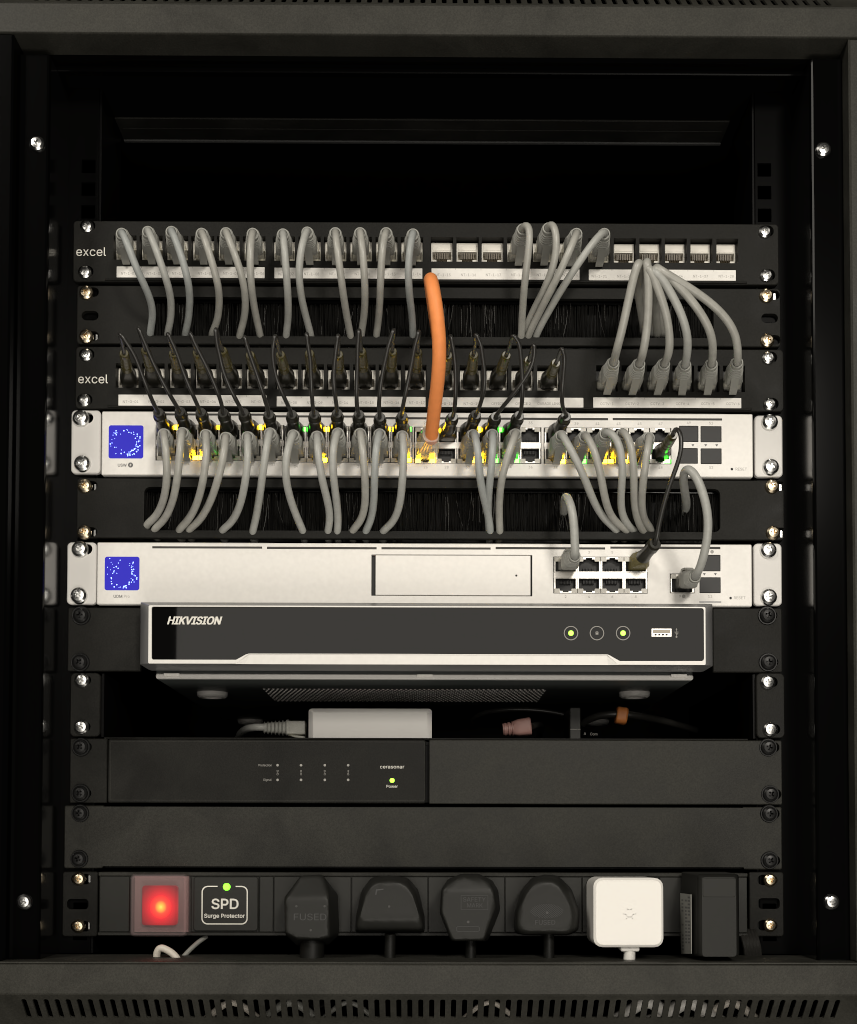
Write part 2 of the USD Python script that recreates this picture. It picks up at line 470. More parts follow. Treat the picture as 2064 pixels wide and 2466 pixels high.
part('vent_strip', vent(False), 'cabinet_paint', cab)
part('base', bx(WL, WR, YF + 53, 480, zb1 - 6, zb1 - 3), 'inner_black', cab)
part('base', bx(WL, WR, YF + 30, 480, zb2 - 45, zb2 - 42), 'inner_black', cab)
part('back_panel', bx(WL, WR, 480, 483, zb2 - 45, zt2 + 30), 'inner_black', cab)
for x0, x1 in ((WL - 3, WL), (WR, WR + 3)):
    part('side_panel', bx(x0, x1, YF + 26, 480, zb2 - 45, zt2 + 30), 'inner_black', cab)
part('stile', plate((WL + 0.05, xl_s, zb1 + 0.3, zt1 - 0.05), YF + 0.02, YF + 22.5, 0.1, 1.2), 'cabinet_black', cab)  # left stile darker than the right: its shade is put into the colour
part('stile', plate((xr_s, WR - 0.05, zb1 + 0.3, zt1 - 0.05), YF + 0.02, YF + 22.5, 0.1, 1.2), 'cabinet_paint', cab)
zpt, zpb = zt1 - 6.6, zb1 + 0.3
for s, xi, xo in ((-1, xl_p, xl_s), (1, xr_p, xr_s)):
    x0, x1 = sorted((xi, xo - s * 0.4))
    po = part('post', hull((ring(x0 + (1.6 if s > 0 else 0.9), x1 - (0.9 if s > 0 else 1.6), zpb, zpt, 0.1), YP), (ring(x0 + (0.5 if s > 0 else 0.1), x1 - (0.1 if s > 0 else 0.5), zpb, zpt, 0.1), YP + 0.6), (ring(x0, x1, zpb, zpt, 0.1), YP + 2.2), (ring(x0, x1, zpb, zpt, 0.1), YP + 4)), 'cabinet_black', cab, 18)
    a, b = sorted((xi, xi + s * 1.5))
    part('flange', bx(a, b, YP + 4, 40, zpb, zpt), 'flange_black', po)
    for pxs in (((88, 344), (57, 2172)) if s < 0 else ((1984, 358), (2004, 2172))):
        part('screw', screw(at(*pxs, YP - 2), 5.1, YP, random.uniform(0, 90)), 'chrome', cab, 25)
# mounting rails with square holes
ztop = at(1032, 170, 2)[2]
for s, xin, hx in ((-1, at(237, 420, 2)[0], at(213, 420, 2)[0]), (1, at(1819, 420, 2)[0], at(1841, 420, 2)[0])):
    xo = hx + s * 25
    m = bx(min(xin, xo), max(xin, xo), 2.2, 4.2, zpb, ztop)
    zc = at(213, 400, 2)[2]
    k = 0
    hs = []
    while zc - k * 15.875 > zpb + 6:
        z = zc - k * 15.875
        hs.append(hole((hx - 4.7, hx + 4.7, z - 4.7, z + 4.7), 0, 8, 0.4)); k += 1
    part('mounting_rail', m - m3.Manifold.compose(hs), 'rail_black', cab, 25)
    part('rail_return', bx(*sorted((xin, xin - s * 1.5)), 4.2, 60, zpb, ztop), 'inner_black', cab)
xa, xb = at(300, 340, 70)[0], at(1734, 340, 70)[0]
part('ceiling_bar', plate((xa, xb, zt1 - 2.4, zt1 - 1.02), 38, 66, 0.2, 0.4), 'powder_panel', cab)
part('ceiling_bar_edge', plate((xa, xb, zt1 - 3.2, zt1 - 1.05), 66.3, 69, 0.2, 0.5), 'cover_grey', cab)  # lighter than the bar: the edge highlight is put into the colour
part('ceiling_bar', plate((xa + 3, xb - 3, zt1 - 3.0, zt1 - 2.42), 50, 52, 0.1, 0.2), 'powder_panel', cab)

# ------------------------------------------------------------------ patch panels
GREYJ = [A1(a, 0)[0] for a in ()]


def xs(zone, pairs):
    return [(zone(a, 0)[0], zone(b, 0)[0]) for a, b in pairs]


def patch_panel(name_label, tl, br, groups, strips, logo, rows, dark_last):
    Rp = rc(tl, br, -2.0)
    pan = thing('patch_panel', name_label, 'patch panel', ((Rp[0] + Rp[1]) / 2, 0, Rp[2]))
    face = plate(Rp, -2.0, 6.0, 2.2, 0.5)
    x0, x1, z0, z1 = Rp
    face = face - bx(x0 + 38, x1 - 38, 0.0, 7, z0 - 1, z1 + 1) if False else face
    hs = ear_slots(rows, -2, 0.6, 10.5, 8.0)
    jacks = []
    for gi, g in enumerate(groups):
        for (ul, ur), vt, vb, va in g:
            q = rc((ul, vt), (ur, vb), 5.0)
            jacks.append((gi, q))
            za = at(ul, va, -2.0)[2]
            hs.append(hole((q[0] - 0.4, q[1] + 0.4, q[2] - 0.3, za), -4, 20, 0.3))
    face = face - m3.Manifold.compose([hole((a.bounding_box()[0], a.bounding_box()[3], a.bounding_box()[2], a.bounding_box()[5]), -8, 20, 0.3) if False else a for a in hs])
    part('faceplate', face, 'powder_panel', pan)
    part('bottom_lip', plate((x0 + 22, x1 - 22, z0 + 0.6, z0 + 1.9), -3.1, -2.02, 0.2, 0.4), 'powder_panel', pan)
    for gi, (a, b, c, d) in jacks:
        dk = dark_last and gi == len(groups) - 1
        cx, w, h = (a + b) / 2, b - a, d - c
        mw = w - 1.5
        oz = c + h * 0.43
        op = rj45(cx, oz, mw, 5.6, -1, 1.5, 1.2)
        body = hull((ring(a, b, c, d, 0.3), 5.0), (ring(a, b, c, d, 0.3), 16)) - mpl(op, 3, 14)
        j = part('jack', body, 'port_black' if dk else 'jack_white', pan, 25)
        if not dk:
            part('socket', pl(op.buffer(-0.02), 11.0, 13.0), 'jack_beige', j)
            part('contacts', [bx(cx - 4.2 + k * 1.2 - 0.32, cx - 4.2 + k * 1.2 + 0.32, 6.2, 10.5, oz - 1.6, oz + 2.6) for k in range(8)], 'contact_dull', j)
            part('shutter', plate((a + 1.1, b - 1.1, d - 5.4, d - 1.0), 4.7, 5.02, 0.4, 0.15), 'jack_white', j)
    for (stl, sbr, texts) in strips:
        q = rc(stl, sbr, -2.2)
        st = part('label_strip', plate(q, -2.5, -2.02, 0.3, 0.15), 'white_paper', pan)
        for s, p in texts:
            part('lettering', txt(s, p, -2.5, 1.75, wide=0.95), 'light_ink', st, False)
        for k in range(1, len(texts)):
            u = (texts[k - 1][1][0] + texts[k][1][0]) / 2
            c = at(u, (stl[1] + sbr[1]) / 2, -2.5)
            part('divider', bx(c[0] - .12, c[0] + .12, -2.55, -2.45, q[3] - 1.2, q[3] - 0.2), 'light_ink', st)
    part('logo', txt('excel', logo, -2.0, 5.9, anchor='l', wide=1.0), 'white_ink', pan, False)
    rack_screws(pan, rows, 'chrome', 4.5, -2.0)
    return jacks


def grp(pairs, v0, v1, vt, vb, va):
    """Jacks with their top, bottom and recess-top rows, running evenly from v0 to v1."""
    n = len(pairs)
    return [(p, vt + (v1 - v0) * k / max(n - 1, 1), vb + (v1 - v0) * k / max(n - 1, 1), va + (v1 - v0) * k / max(n - 1, 1)) for k, p in enumerate(pairs)]


J1 = xs(A1, [(412, 572), (605, 768), (797, 960), (992, 1155), (1185, 1345), (1380, 1540)])
J2 = xs(A2, [(97, 255), (290, 448), (482, 640), (673, 832), (868, 1025), (1058, 1217)])
J3 = xs(A2, [(1283, 1442), (1475, 1635), (1665, 1822)]) + xs(A3, [(350, 508), (543, 700), (740, 897)])
J4 = xs(A3, [(958, 1115), (1150, 1308), (1342, 1500), (1533, 1690)]) + xs(A4, [(500, 657), (695, 850)])


def rowv(zone, y): return zone(0, y)[1]


groups1 = [grp(J1, 0, 2, rowv(A1, 218), rowv(A1, 394), rowv(A1, 178)), grp(J2, 0, 1.5, rowv(A1, 228), rowv(A1, 402), rowv(A1, 186)),
           grp(J3, 0, 1.5, rowv(A1, 235), rowv(A1, 407), rowv(A1, 190)), grp(J4, 0, 1.5, rowv(A1, 243), rowv(A1, 414), rowv(A1, 198))]


def lab(names, pairs, v):
    return [(s, ((a + b) / 2 + 3, v)) for s, (a, b) in zip(names, pairs)]


strips1 = [(A1(412, 413), A1(1530, 502), lab(['NT-1-01', 'NT-1-02', 'NT-1-03', 'NT-1-04', 'NT-1-05', 'NT-1-06'], J1, rowv(A1, 466))),
           (A2(97, 423), A2(1215, 508), lab(['NT-1-07', 'NT-1-08', 'NT-1-09', 'NT-1-10', 'NT-1-13', 'NT-1-14'], J2, rowv(A1, 470))),
           (A2(1285, 428), A3(897, 516), lab(['NT-1-15', 'NT-1-16', 'NT-1-17', 'NT-1-18', 'NT-1-19', 'NT-1-20'], J3, rowv(A1, 477))),
           (A3(967, 436), A4(855, 523), lab(['NT-1-21', 'NT-1-22', 'NT-1-23', 'NT-1-24', 'NT-1-27', 'NT-1-28'], J4, rowv(A1, 487)))]
patch_panel('black patch panel at the top of the rack with white sockets and NT-1 labels', A1(85, 66), A4(1180, 552), groups1, strips1, A1(106, 300), (0, 1), False)

H1 = xs(B1, [(427, 588), (622, 783), (818, 980), (1012, 1172), (1205, 1365), (1400, 1560)])
H2 = xs(B2, [(118, 278), (312, 472), (505, 665), (700, 860), (893, 1052), (1088, 1242)])
H3 = xs(B2, [(1300, 1452), (1500, 1655)]) + xs(B3, [(188, 348), (382, 540), (575, 735)])
H4 = xs(B3, [(1095 + 190.5 * k - 78, 1095 + 190.5 * k + 78) for k in range(6)])
groups2 = [grp(H1, 0, 2, rowv(B1, 337), rowv(B1, 506), rowv(B1, 296)), grp(H2, 0, 2, rowv(B1, 346), rowv(B1, 517), rowv(B1, 302)),
           grp(H3, 0, 1, rowv(B1, 353), rowv(B1, 524), rowv(B1, 310)), grp(H4, 0, 1, rowv(B1, 356), rowv(B1, 535), rowv(B1, 312))]
strips2 = [(B1(425, 535), B1(1545, 624), lab(['NT-G-01', 'NT-G-02', 'NT-G-03', 'NT-G-04', 'NT-G-05', 'NT-G-06'], H1, rowv(B1, 588))),
           (B2(115, 548), B2(1240, 634), lab(['NT-G-08', 'NT-G-09', 'NT-G-14', 'NT-G-15', 'NT-G-16', 'NT-G-17'], H2, rowv(B1, 595))),
           (B2(1305, 555), B3(926, 640), lab(['NT-G-18', 'NT-G-19', 'OFFICE', 'OFFICE 2', 'GARAGE LINK'], H3, rowv(B1, 603))),
           (B3(1000, 556), B4(895, 641), lab(['CCTV-1', 'CCTV-2', 'CCTV-3', 'CCTV-4', 'CCTV-5', 'CCTV-6'], H4, rowv(B1, 604)))]
patch_panel('black patch panel above the white switch with black plugs and CCTV labels', B1(103, 170), B4(1218, 662), groups2, strips2, B1(120, 415), (4, 5), True)


# ------------------------------------------------------------------ brush strips
def brush_panel(label, tl, br, otl, obr, rows, mid):
    Rp = rc(tl, br, -2.0)
    o = rc(otl, obr, -2.0)
    pan = thing('brush_panel', label, 'brush panel', ((Rp[0] + Rp[1]) / 2, 0, Rp[2]))
    hs = ear_slots(rows, -2) + [hole(o, -8, 12, 4.0)]
    if mid:
        for q in (A1(210, 785), A4(1110, 805)):
            hs.append(slot(at(*q, -2), 11.5, 6.6, -8, 8))
    part('faceplate', plate(Rp, -2, 2.0, 2.0, 0.5) - m3.Manifold.compose(hs), 'powder_panel', pan)
    part('brush_holder', plate((o[0] - 3, o[1] + 3, o[3] - 2, o[3] + 6), 3.0, 9, 0.4, 0.4), 'cabinet_black', pan)
    part('back_flange', bx(o[0] - 3, o[1] + 3, 14, 15, o[2] - 4, o[3] + 4), 'inner_black', pan)
    # bristles hang from the holder, a few splayed by the cables
    for nm, mat, n, sp, yy in (('bristles', 'bristle', 1500, 0.05, 5.0), ('stray_bristles', 'bristle_light', 60, 0.16, 3.2)):
        V, Fc = [], []
        for k in range(n):
            x = rng.uniform(o[0] - 1, o[1] + 1)
            if nm[0] == 's' and rng.random() < 0.7:
                x = o[0] + (o[1] - o[0]) * rng.choice([0.14, 0.21, 0.36, 0.52, 0.57, 0.6, 0.73, 0.75, 0.93]) + rng.normal(0, 5)
            le = (o[3] - o[2]) * (rng.uniform(0.92, 1.06) if nm[0] == 'b' else rng.uniform(0.45, 1.08))
            dx = rng.normal(0, sp) * le * 0.6
            y0, w = yy + rng.uniform(-1.2, 3.0), rng.uniform(0.12, 0.3)
            b = len(V)
            zt = o[3] - (0 if nm[0] == 'b' else rng.uniform(0, 6))
            for (cx, cz, cy) in ((x, zt, y0), (x + dx * .4, zt - le * .55, y0 - .4), (x + dx, zt - le, y0 + rng.uniform(-2.6, 1))):
                V += [(cx - w, cy, cz), (cx, cy - w, cz), (cx + w, cy, cz)]
            for q in (0, 3):
                for e in (0, 1):
                    i = b + q + e
                    Fc += [(i, i + 3, i + 4), (i, i + 4, i + 1)]
        part(nm, (np.array(V), np.array(Fc)), mat, pan, True, kind='stuff')
    rack_screws(pan, rows, 'yellow_zinc', 4.9, -2.0, nuts=True)
    return o


brush_panel('black brush strip between the two patch panels, grey cables entering its bristles', A1(112, 556), A4(1195, 1020), A1(655, 642), A4(688, 955), (2, 3), True)
brush_panel('black brush strip between the white switch and the white gateway below', C1(112, 160), C4(1222, 630), C1(620, 227), C4(738, 570), (8, 9), False)


# ------------------------------------------------------------------ the white rack devices
def rj_port(parent, u0, v0, u1, v1, notch, Y, leds=('led_off', 'led_off')):
    a, b, c, d = rc((u0, v0), (u1, v1), Y)
    cx, cz, w, h = (a + b) / 2, (c + d) / 2, b - a, d - c
    op = rj45(cx, cz - notch * 1.0, w - 1.7, h - 2.6, notch, 1.0, 0.9)
    fr = hull((ring(a, b, c, d, 0.2), Y), (ring(a, b, c, d, 0.2), Y + 9)) - mpl(op, Y - 1, Y + 8.4)
    p = part('port', fr, 'port_metal', parent, 25)
    part('socket', pl(op.buffer(-0.03), Y + 7.6, Y + 8.3), 'port_black', p)
    part('liner', pl(op.buffer(0.0).difference(op.buffer(-0.35)), Y + 0.7, Y + 7.6), 'port_black', p)
    zc = cz - notch * h * 0.28
    part('contacts', [bx(cx - 3.5 + k - 0.25, cx - 3.5 + k + 0.25, Y + 2.5, Y + 6.5, zc - 1.2, zc + 1.0) for k in range(8)], 'cover_grey', p)
    for k, m in enumerate(leds):
        if m:
            lx = cx + (-1, 1)[k] * (w * 0.5 - 1.9)
            lz = cz + notch * (h * 0.5 - 1.5)
            part('led', plate((lx - 1.9, lx + 1.9, lz - 1.4, lz + 1.4), Y - 0.12, Y + 0.6, 0.2, 0.1), m, p)
    return p


def device_face(label, name, cat, tl, br, ears, rows):
    Rp = rc(tl, br, -4.0)
    dev = thing(name, label, cat, ((Rp[0] + Rp[1]) / 2, 0, Rp[2]))
    for e in ears:
        q = rc(*e, -2.5)
        hs = [slot(at(*DS(*(SL if q[0] < 0 else SR)[i]), -2.5), 13.0 if q[0] < 0 and i == rows[0] else 9.0, 7.5, -8, 8, 2.2 if q[0] < 0 and i == rows[0] else 0.0) for i in rows]
        part('ear', minus(plate(q, -2.5, 1.8, 2.6, 0.6), hs), 'matt_silver', dev)
    rack_screws(dev, rows, 'chrome', 5.8, -2.5)
    part('chassis', bx(Rp[0] + 4, Rp[1] - 4, 2.0, 220, Rp[2] + 1, Rp[3] - 1), 'cover_grey', dev)
    return dev, Rp


def accent_lines(dev, segs, Y):
    for p0, p1 in segs:
        a, b = at(*p0, Y), at(*p1, Y)
        part('accent_line', plate((a[0], b[0], (a[2] + b[2]) / 2 - 0.75, (a[2] + b[2]) / 2 + 0.75), Y - 0.06, Y + 0.5, 0.1, 0.02), 'slot_dark', dev)


def screen(dev, tl, br, Y, dots):
    q = rc(tl, br, Y)
    part('screen', plate(q, Y - 0.15, Y + 1, 1.6, 0.1), 'screen_blue', dev)
    sc = '/'.join([dev, 'screen'])
    w, cx, cz = q[1] - q[0], (q[0] + q[1]) / 2, (q[2] + q[3]) / 2
    gl = []
    for (dx, dz, r) in dots:
        if abs(dx) < 0.47 and abs(dz) < 0.47:
            gl.append(disc((cx + dx * w, 0, cz + dz * w), r, Y - 0.2, Y - 0.14, 8))
    part('screen_dots', gl, 'screen_dot', sc, False)


# ---- switch
YS = -4.0
sw, Rs = device_face('silver white network switch with 48 ports, four covered slots and a blue screen', 'network_switch', 'network switch', B1(300, 660), B4(985, 1160),
                     ((B1(70, 652), B1(286, 1130)), (B4(997, 692), B4(1210, 1157))), (6, 7))
BL = [(B1(706, 760), B1(1678, 1036)), (B2(172, 772), B2(1141, 1052)), (B2(1152, 777), B3(609, 1058)), (B3(626, 783), B3(1592, 1061))]
sface = plate(Rs, YS, 1.9, 0.8, 0.5)
hs = []
for tl, br in BL:
    q = rc(tl, br, YS)
    hs.append(hole(q, YS - 3, 5, 0.3))
SFP = [(B4(425, 770), B4(572, 893)), (B4(587, 772), B4(747, 895)), (B4(425, 938), B4(568, 1058)), (B4(588, 940), B4(748, 1060))]
for tl, br in SFP:
    hs.append(hole(rc(tl, br, YS), YS - 3, 5, 0.5))
rh = at(*B4(825, 1098), YS)
hs.append(disc(rh, 0.9, YS - 3, 1))
part('faceplate', minus(sface, hs), 'brushed_silver', sw)
LY, LG, LA, LO = 'led_yellow', 'led_green', 'led_amber', 'led_off'
TOP = {(0, 0): (LO, LY), (0, 2): (LO, LA), (0, 4): (LO, LY), (1, 0): (LO, LG), (1, 1): (LO, LY), (1, 2): (LY, LO), (1, 4): (LO, LY), (1, 5): (LO, LG), (2, 0): (LO, LY), (2, 2): (LO, LY), (2, 3): (LY, LO), (2, 4): (LG, LO), (2, 5): (LO, LO), (3, 0): (LO, LO)}
BOT = {(0, 1): (LO, LY), (0, 2): (LY, LO), (0, 3): (LG, LO), (0, 5): (LO, LO), (1, 1): (LO, LY), (1, 5): (LO, LY), (2, 0): (LY, LY), (2, 2): (LO, LY), (2, 3): (LY, LG), (2, 4): (LO, LG), (3, 0): (LO, LY), (3, 1): (LO, LG), (3, 2): (LO, LY), (3, 3): (LY, LA), (3, 4): (LA, LO), (3, 5): (LO, LG)}
PORT = {}
for b, (tl, br) in enumerate(BL):
    u0, u1, v0, v1 = tl[0], br[0], tl[1], br[1]
    part('port_frame', pl(Polygon(ring(*rc((u0, v0), (u1, v1), YS), 0.3)).difference(Polygon(ring(*rc((u0 + 1.6, v0 + 1.6), (u1 - 1.6, v1 - 1.6), YS), 0.3))), YS + 0.9, YS + 4), 'slot_dark', sw)
    q = rc((u0 + 1.6, v0 + 1.6), (u1 - 1.6, v1 - 1.6), YS)
    part('port_divider', bx(q[0], q[1], YS + 0.25, YS + 4, (q[2] + q[3]) / 2 - 1.9, (q[2] + q[3]) / 2 + 1.9), 'port_metal', sw)
    for c in range(6):
        pu0, pu1 = u0 + 2 + (u1 - u0 - 4) * c / 6 + 0.8, u0 + 2 + (u1 - u0 - 4) * (c + 1) / 6 - 0.8
        vm, gv = (v0 + v1) / 2, 6.5
        rj_port(sw, pu0, v0 + 2, pu1, vm - gv, 1, YS + 0.3, TOP.get((b, c), (LO, LO)))
        rj_port(sw, pu0, vm + gv, pu1, v1 - 2, -1, YS + 0.3, BOT.get((b, c), (LO, LO)))
        PORT[b, c, 0] = ((pu0 + pu1) / 2, v0 + (vm - v0) * 0.55)
        PORT[b, c, 1] = ((pu0 + pu1) / 2, vm + (v1 - vm) * 0.5)
        if b == 3 or (b == 2 and c >= 4) or True:
            part('lettering', txt(str(b * 12 + c * 2 + 1), ((pu0 + pu1) / 2 + 1, v0 - 9), YS, 1.7), 'light_ink', sw, False)
            part('lettering', txt(str(b * 12 + c * 2 + 2), ((pu0 + pu1) / 2 + 1, v1 + 8), YS, 1.7), 'light_ink', sw, False)
for k, (tl, br) in enumerate(SFP):
    q = rc(tl, br, YS)
    cv = part('slot_cover', plate((q[0] + .25, q[1] - .25, q[2] + .25, q[3] - .25), YS + 0.1, YS + 5, 0.5, 0.3), 'cover_grey', sw)
    part('lettering', txt(str(49 + [0, 2, 1, 3][k]), ((tl[0] + br[0]) / 2, tl[1] - 7 if k < 2 else br[1] + 8), YS, 1.7), 'light_ink', sw, False)
for p in (B4(530, 918), B4(627, 918), B4(710, 918)):
    c = at(*p, YS)
    part('arrow_mark', pl(Polygon([(c[0] - 1, c[2] + .7), (c[0] + 1, c[2] + .7), (c[0], c[2] - .8)]), YS - 0.08, YS), 'ink', sw, False)
part('lettering', txt('RESET', B4(852, 1098), YS, 1.9, anchor='l'), 'light_ink', sw, False)
part('reset_hole', disc(rh, 0.85, YS + 0.6, YS + 1), 'port_black', sw)
part('lettering', txt('USW', B1(420, 1068), YS, 1.9, True, 'l', wide=1.0), 'ink', sw, False)
bc = at(*B1(516, 1067), YS)
part('emblem', disc(bc, 1.7, YS - 0.08, YS, 24), 'ink', sw, False)
part('emblem', pl(Polygon([(bc[0] + .5, bc[2] + 1.2), (bc[0] - .8, bc[2] - .2), (bc[0] - .05, bc[2] - .2), (bc[0] - .5, bc[2] - 1.2), (bc[0] + .8, bc[2] + .2), (bc[0] + .05, bc[2] + .2)]), YS - 0.16, YS - .07), 'brushed_silver', sw, False)
accent_lines(sw, [(B1(690, 682), B1(1530, 688)), (B1(1565, 688), B2(905, 712)), (B2(940, 712), B3(262, 716)), (B3(298, 717), B3(1113, 720)), (B3(1148, 720), B4(750, 722))], YS)
dots = [(0.33 * math.cos(a) * rr + 0.0, 0.30 * math.sin(a) * rr, random.uniform(0.22, 0.5)) for a, rr in [(random.uniform(0, 6.28), random.uniform(0.85, 1.45)) for _ in range(46)]]
dots += [(0.3 * math.cos(a) * rr, 0.32 * math.sin(a) * rr, random.uniform(0.22, 0.5)) for a, rr in [(random.gauss(-0.9, 0.35), random.uniform(0.95, 1.35)) for _ in range(22)]]
screen(sw, B1(352, 766), B1(612, 1018), YS, dots)

# ---- gateway
gw, Rg = device_face('silver white gateway with a drive bay door, eight ports and a blue screen', 'network_gateway', 'gateway', C1(265, 646), C4(978, 1131),
                     ((C1(38, 646), C1(254, 1115)), (C4(989, 656), C4(1204, 1125))), (10, 11))
gface = plate(Rg, YS, 1.9, 0.8, 0.5)
bay = rc(C2(830, 738), C3(540, 1055), YS)
pb = (C3(698, 754), C3(1412, 1035))
p9 = (C4(355, 882), C4(542, 1032))
GS = [(C4(578, 741), C4(739, 866)), (C4(579, 910), C4(741, 1031))]
rh2 = at(*C4(815, 1068), YS)
hs = [hole(bay, YS - 3, 5, 0.4), hole(rc(*pb, YS), YS - 3, 5, 0.3), hole(rc(*p9, YS), YS - 3, 5, 0.3), disc(rh2, 0.9, YS - 3, 1)] + [hole(rc(*g, YS), YS - 3, 5, 0.5) for g in GS]
part('faceplate', minus(gface, hs), 'brushed_silver', gw)
bd = rc(C2(862, 743), C3(527, 1050), YS)
door = part('drive_bay_door', plate(bd, YS - 0.1, YS + 3, 0.4, 0.3) - disc(at(*C3(419, 898), YS), 0.75, YS - 2, YS + 1), 'brushed_silver', gw)
part('pinhole', disc(at(*C3(419, 898), YS), 0.72, YS + 0.4, YS + 0.9), 'port_black', door)
part('bay_gap', bx(bay[0] + .02, bay[1] - .02, YS + 3.1, YS + 5, bay[2] + .02, bay[3] - .02), 'port_black', gw)
q = rc(*pb, YS)
part('port_frame', pl(Polygon(ring(*q, 0.3)).difference(Polygon(ring(q[0] + .45, q[1] - .45, q[2] + .45, q[3] - .45, 0.3))), YS + 0.9, YS + 4), 'slot_dark', gw)
part('port_divider', bx(q[0] + .45, q[1] - .45, YS + 0.25, YS + 4, (q[2] + q[3]) / 2 - 1.9, (q[2] + q[3]) / 2 + 1.9), 'port_metal', gw)
GP = {}
for c in range(4):
    xa, xb = 704 + 176.5 * c + 1.5, 704 + 176.5 * (c + 1) - 1.5
    u0, v0 = C3(xa, 760); u1, v1 = C3(xb, 872)
    rj_port(gw, u0, v0, u1, v1, 1, YS + 0.3)
    u0, v2 = C3(xa, 916); u1, v3 = C3(xb, 1029)
    rj_port(gw, u0, v2, u1, v3, -1, YS + 0.3)
    GP[c] = ((u0 + u1) / 2, (v0 + v1) / 2 + 2)
    part('lettering', txt(str(2 * c + 1), C3((xa + xb) / 2, 722), YS, 1.7), 'light_ink', gw, False)
    part('lettering', txt(str(2 * c + 2), C3((xa + xb) / 2, 1058), YS, 1.7), 'light_ink', gw, False)
u0, v0 = C4(362, 889); u1, v1 = C4(536, 1026)
rj_port(gw, u0, v0, u1, v1, 1, YS + 0.3)
part('lettering', txt('9', C4(432, 1054), YS, 1.8), 'light_ink', gw, False)
part('emblem', disc(at(*C4(460, 1055), YS), 1.2, YS - 0.08, YS), 'light_ink', gw, False)
part('emblem', disc(at(*C4(675, 718), YS), 1.2, YS - 0.08, YS), 'light_ink', gw, False)
for g in GS:
    q = rc(*g, YS)
    part('slot_cover', plate((q[0] + .25, q[1] - .25, q[2] + .25, q[3] - .25), YS + 0.1, YS + 5, 0.5, 0.3), 'cover_grey', gw)
for p in (C4(616, 888), C4(700, 888)):
    c = at(*p, YS)
    part('arrow_mark', pl(Polygon([(c[0] - 1, c[2] + .7), (c[0] + 1, c[2] + .7), (c[0], c[2] - .8)]), YS - 0.08, YS), 'ink', gw, False)
part('lettering', txt('11', C4(660, 1055), YS, 1.8), 'light_ink', gw, False)
part('lettering', txt('RESET', C4(840, 1066), YS, 1.9, anchor='l'), 'light_ink', gw, False)
part('reset_hole', disc(rh2, 0.85, YS + 0.6, YS + 1), 'port_black', gw)
part('lettering', txt('UDM', C1(388, 1055), YS, 1.9, True, 'l', wide=1.0), 'ink', gw, False)
part('lettering', txt('Pro', C1(466, 1055), YS, 1.9, False, 'l', wide=1.0), 'light_ink', gw, False)
accent_lines(gw, [(C1(680, 683), C1(1511, 688)), (C1(1548, 688), C2(870, 692)), (C2(906, 692), C3(225, 693)), (C3(263, 692), C3(1090, 691)), (C3(1130, 690), C4(737, 687))], YS)
part('accent_line', plate(rc(C4(578, 1092), C4(744, 1104), YS), YS - 0.05, YS + .5, 0.1, 0.02), 'bezel_grey', gw)
ud = [(x + random.gauss(0, .03), y + random.gauss(0, .03), random.uniform(.22, .5)) for x, y in
      [(-.3 + .02 * k, .4 - .07 * k) for k in range(7)] + [(-.26, -.05 - .06 * k) for k in range(5)] + [(-.2 + .055 * k, -.33 - .07 * math.sin(k * .5)) for k in range(9)] + [(.3, .3 - .08 * k) for k in range(8)] * 2 + [(.2 + .03 * k, .3 - .07 * k) for k in range(8)] + [(-.1, .35), (-.05, .3), (-.12, .2), (-.08, .1), (-.4, .2), (-.35, .1), (-.42, 0), (0, -.42), (.05, -.4), (.1, -.38), (.15, -.42)]]
screen(gw, C1(322, 755), C1(582, 1010), YS, ud)

# ------------------------------------------------------------------ video recorder on its rack ears
ft, fb = rc(D1(900, 95), D3(842, 456), -30), rc(D1(851, 76), D3(885, 460), -21)
nv = thing('video_recorder', 'grey framed glossy black video recorder with two green button lights', 'video recorder', ((fb[0] + fb[1]) / 2, 0, ft[2] - 6))
zlow = ft[2] - 0.2
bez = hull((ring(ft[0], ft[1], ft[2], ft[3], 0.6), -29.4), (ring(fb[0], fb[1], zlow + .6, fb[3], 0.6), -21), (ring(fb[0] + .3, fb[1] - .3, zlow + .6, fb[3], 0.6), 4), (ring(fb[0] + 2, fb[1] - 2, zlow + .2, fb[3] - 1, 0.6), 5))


def dpt(zone, x, y):
    p = at(*zone(x, y), -30); return (p[0], p[2])


inner = Polygon([dpt(D1, 928, 103), dpt(D3, 818, 112), dpt(D3, 826, 115), dpt(D3, 831, 124), dpt(D3, 832, 418), dpt(D3, 829, 427), dpt(D3, 820, 432), dpt(D3, 322, 432), dpt(D3, 258, 396), dpt(D3, 246, 392), dpt(D1, 1508, 387), dpt(D1, 1490, 391), dpt(D1, 1428, 425), dpt(D1, 928, 424), dpt(D1, 921, 420), dpt(D1, 918, 412), dpt(D1, 918, 114), dpt(D1, 921, 106)])
outer = Polygon(ring(*ft, 0.9))
part('bezel', bez - mpl(inner, -40, -28.2), 'bezel_grey', nv)  # darker grey than the silver trim: shade on the chamfers painted in
trim = part('trim', pl(outer.difference(inner), -30.4, -29.42), 'brushed_silver', nv)
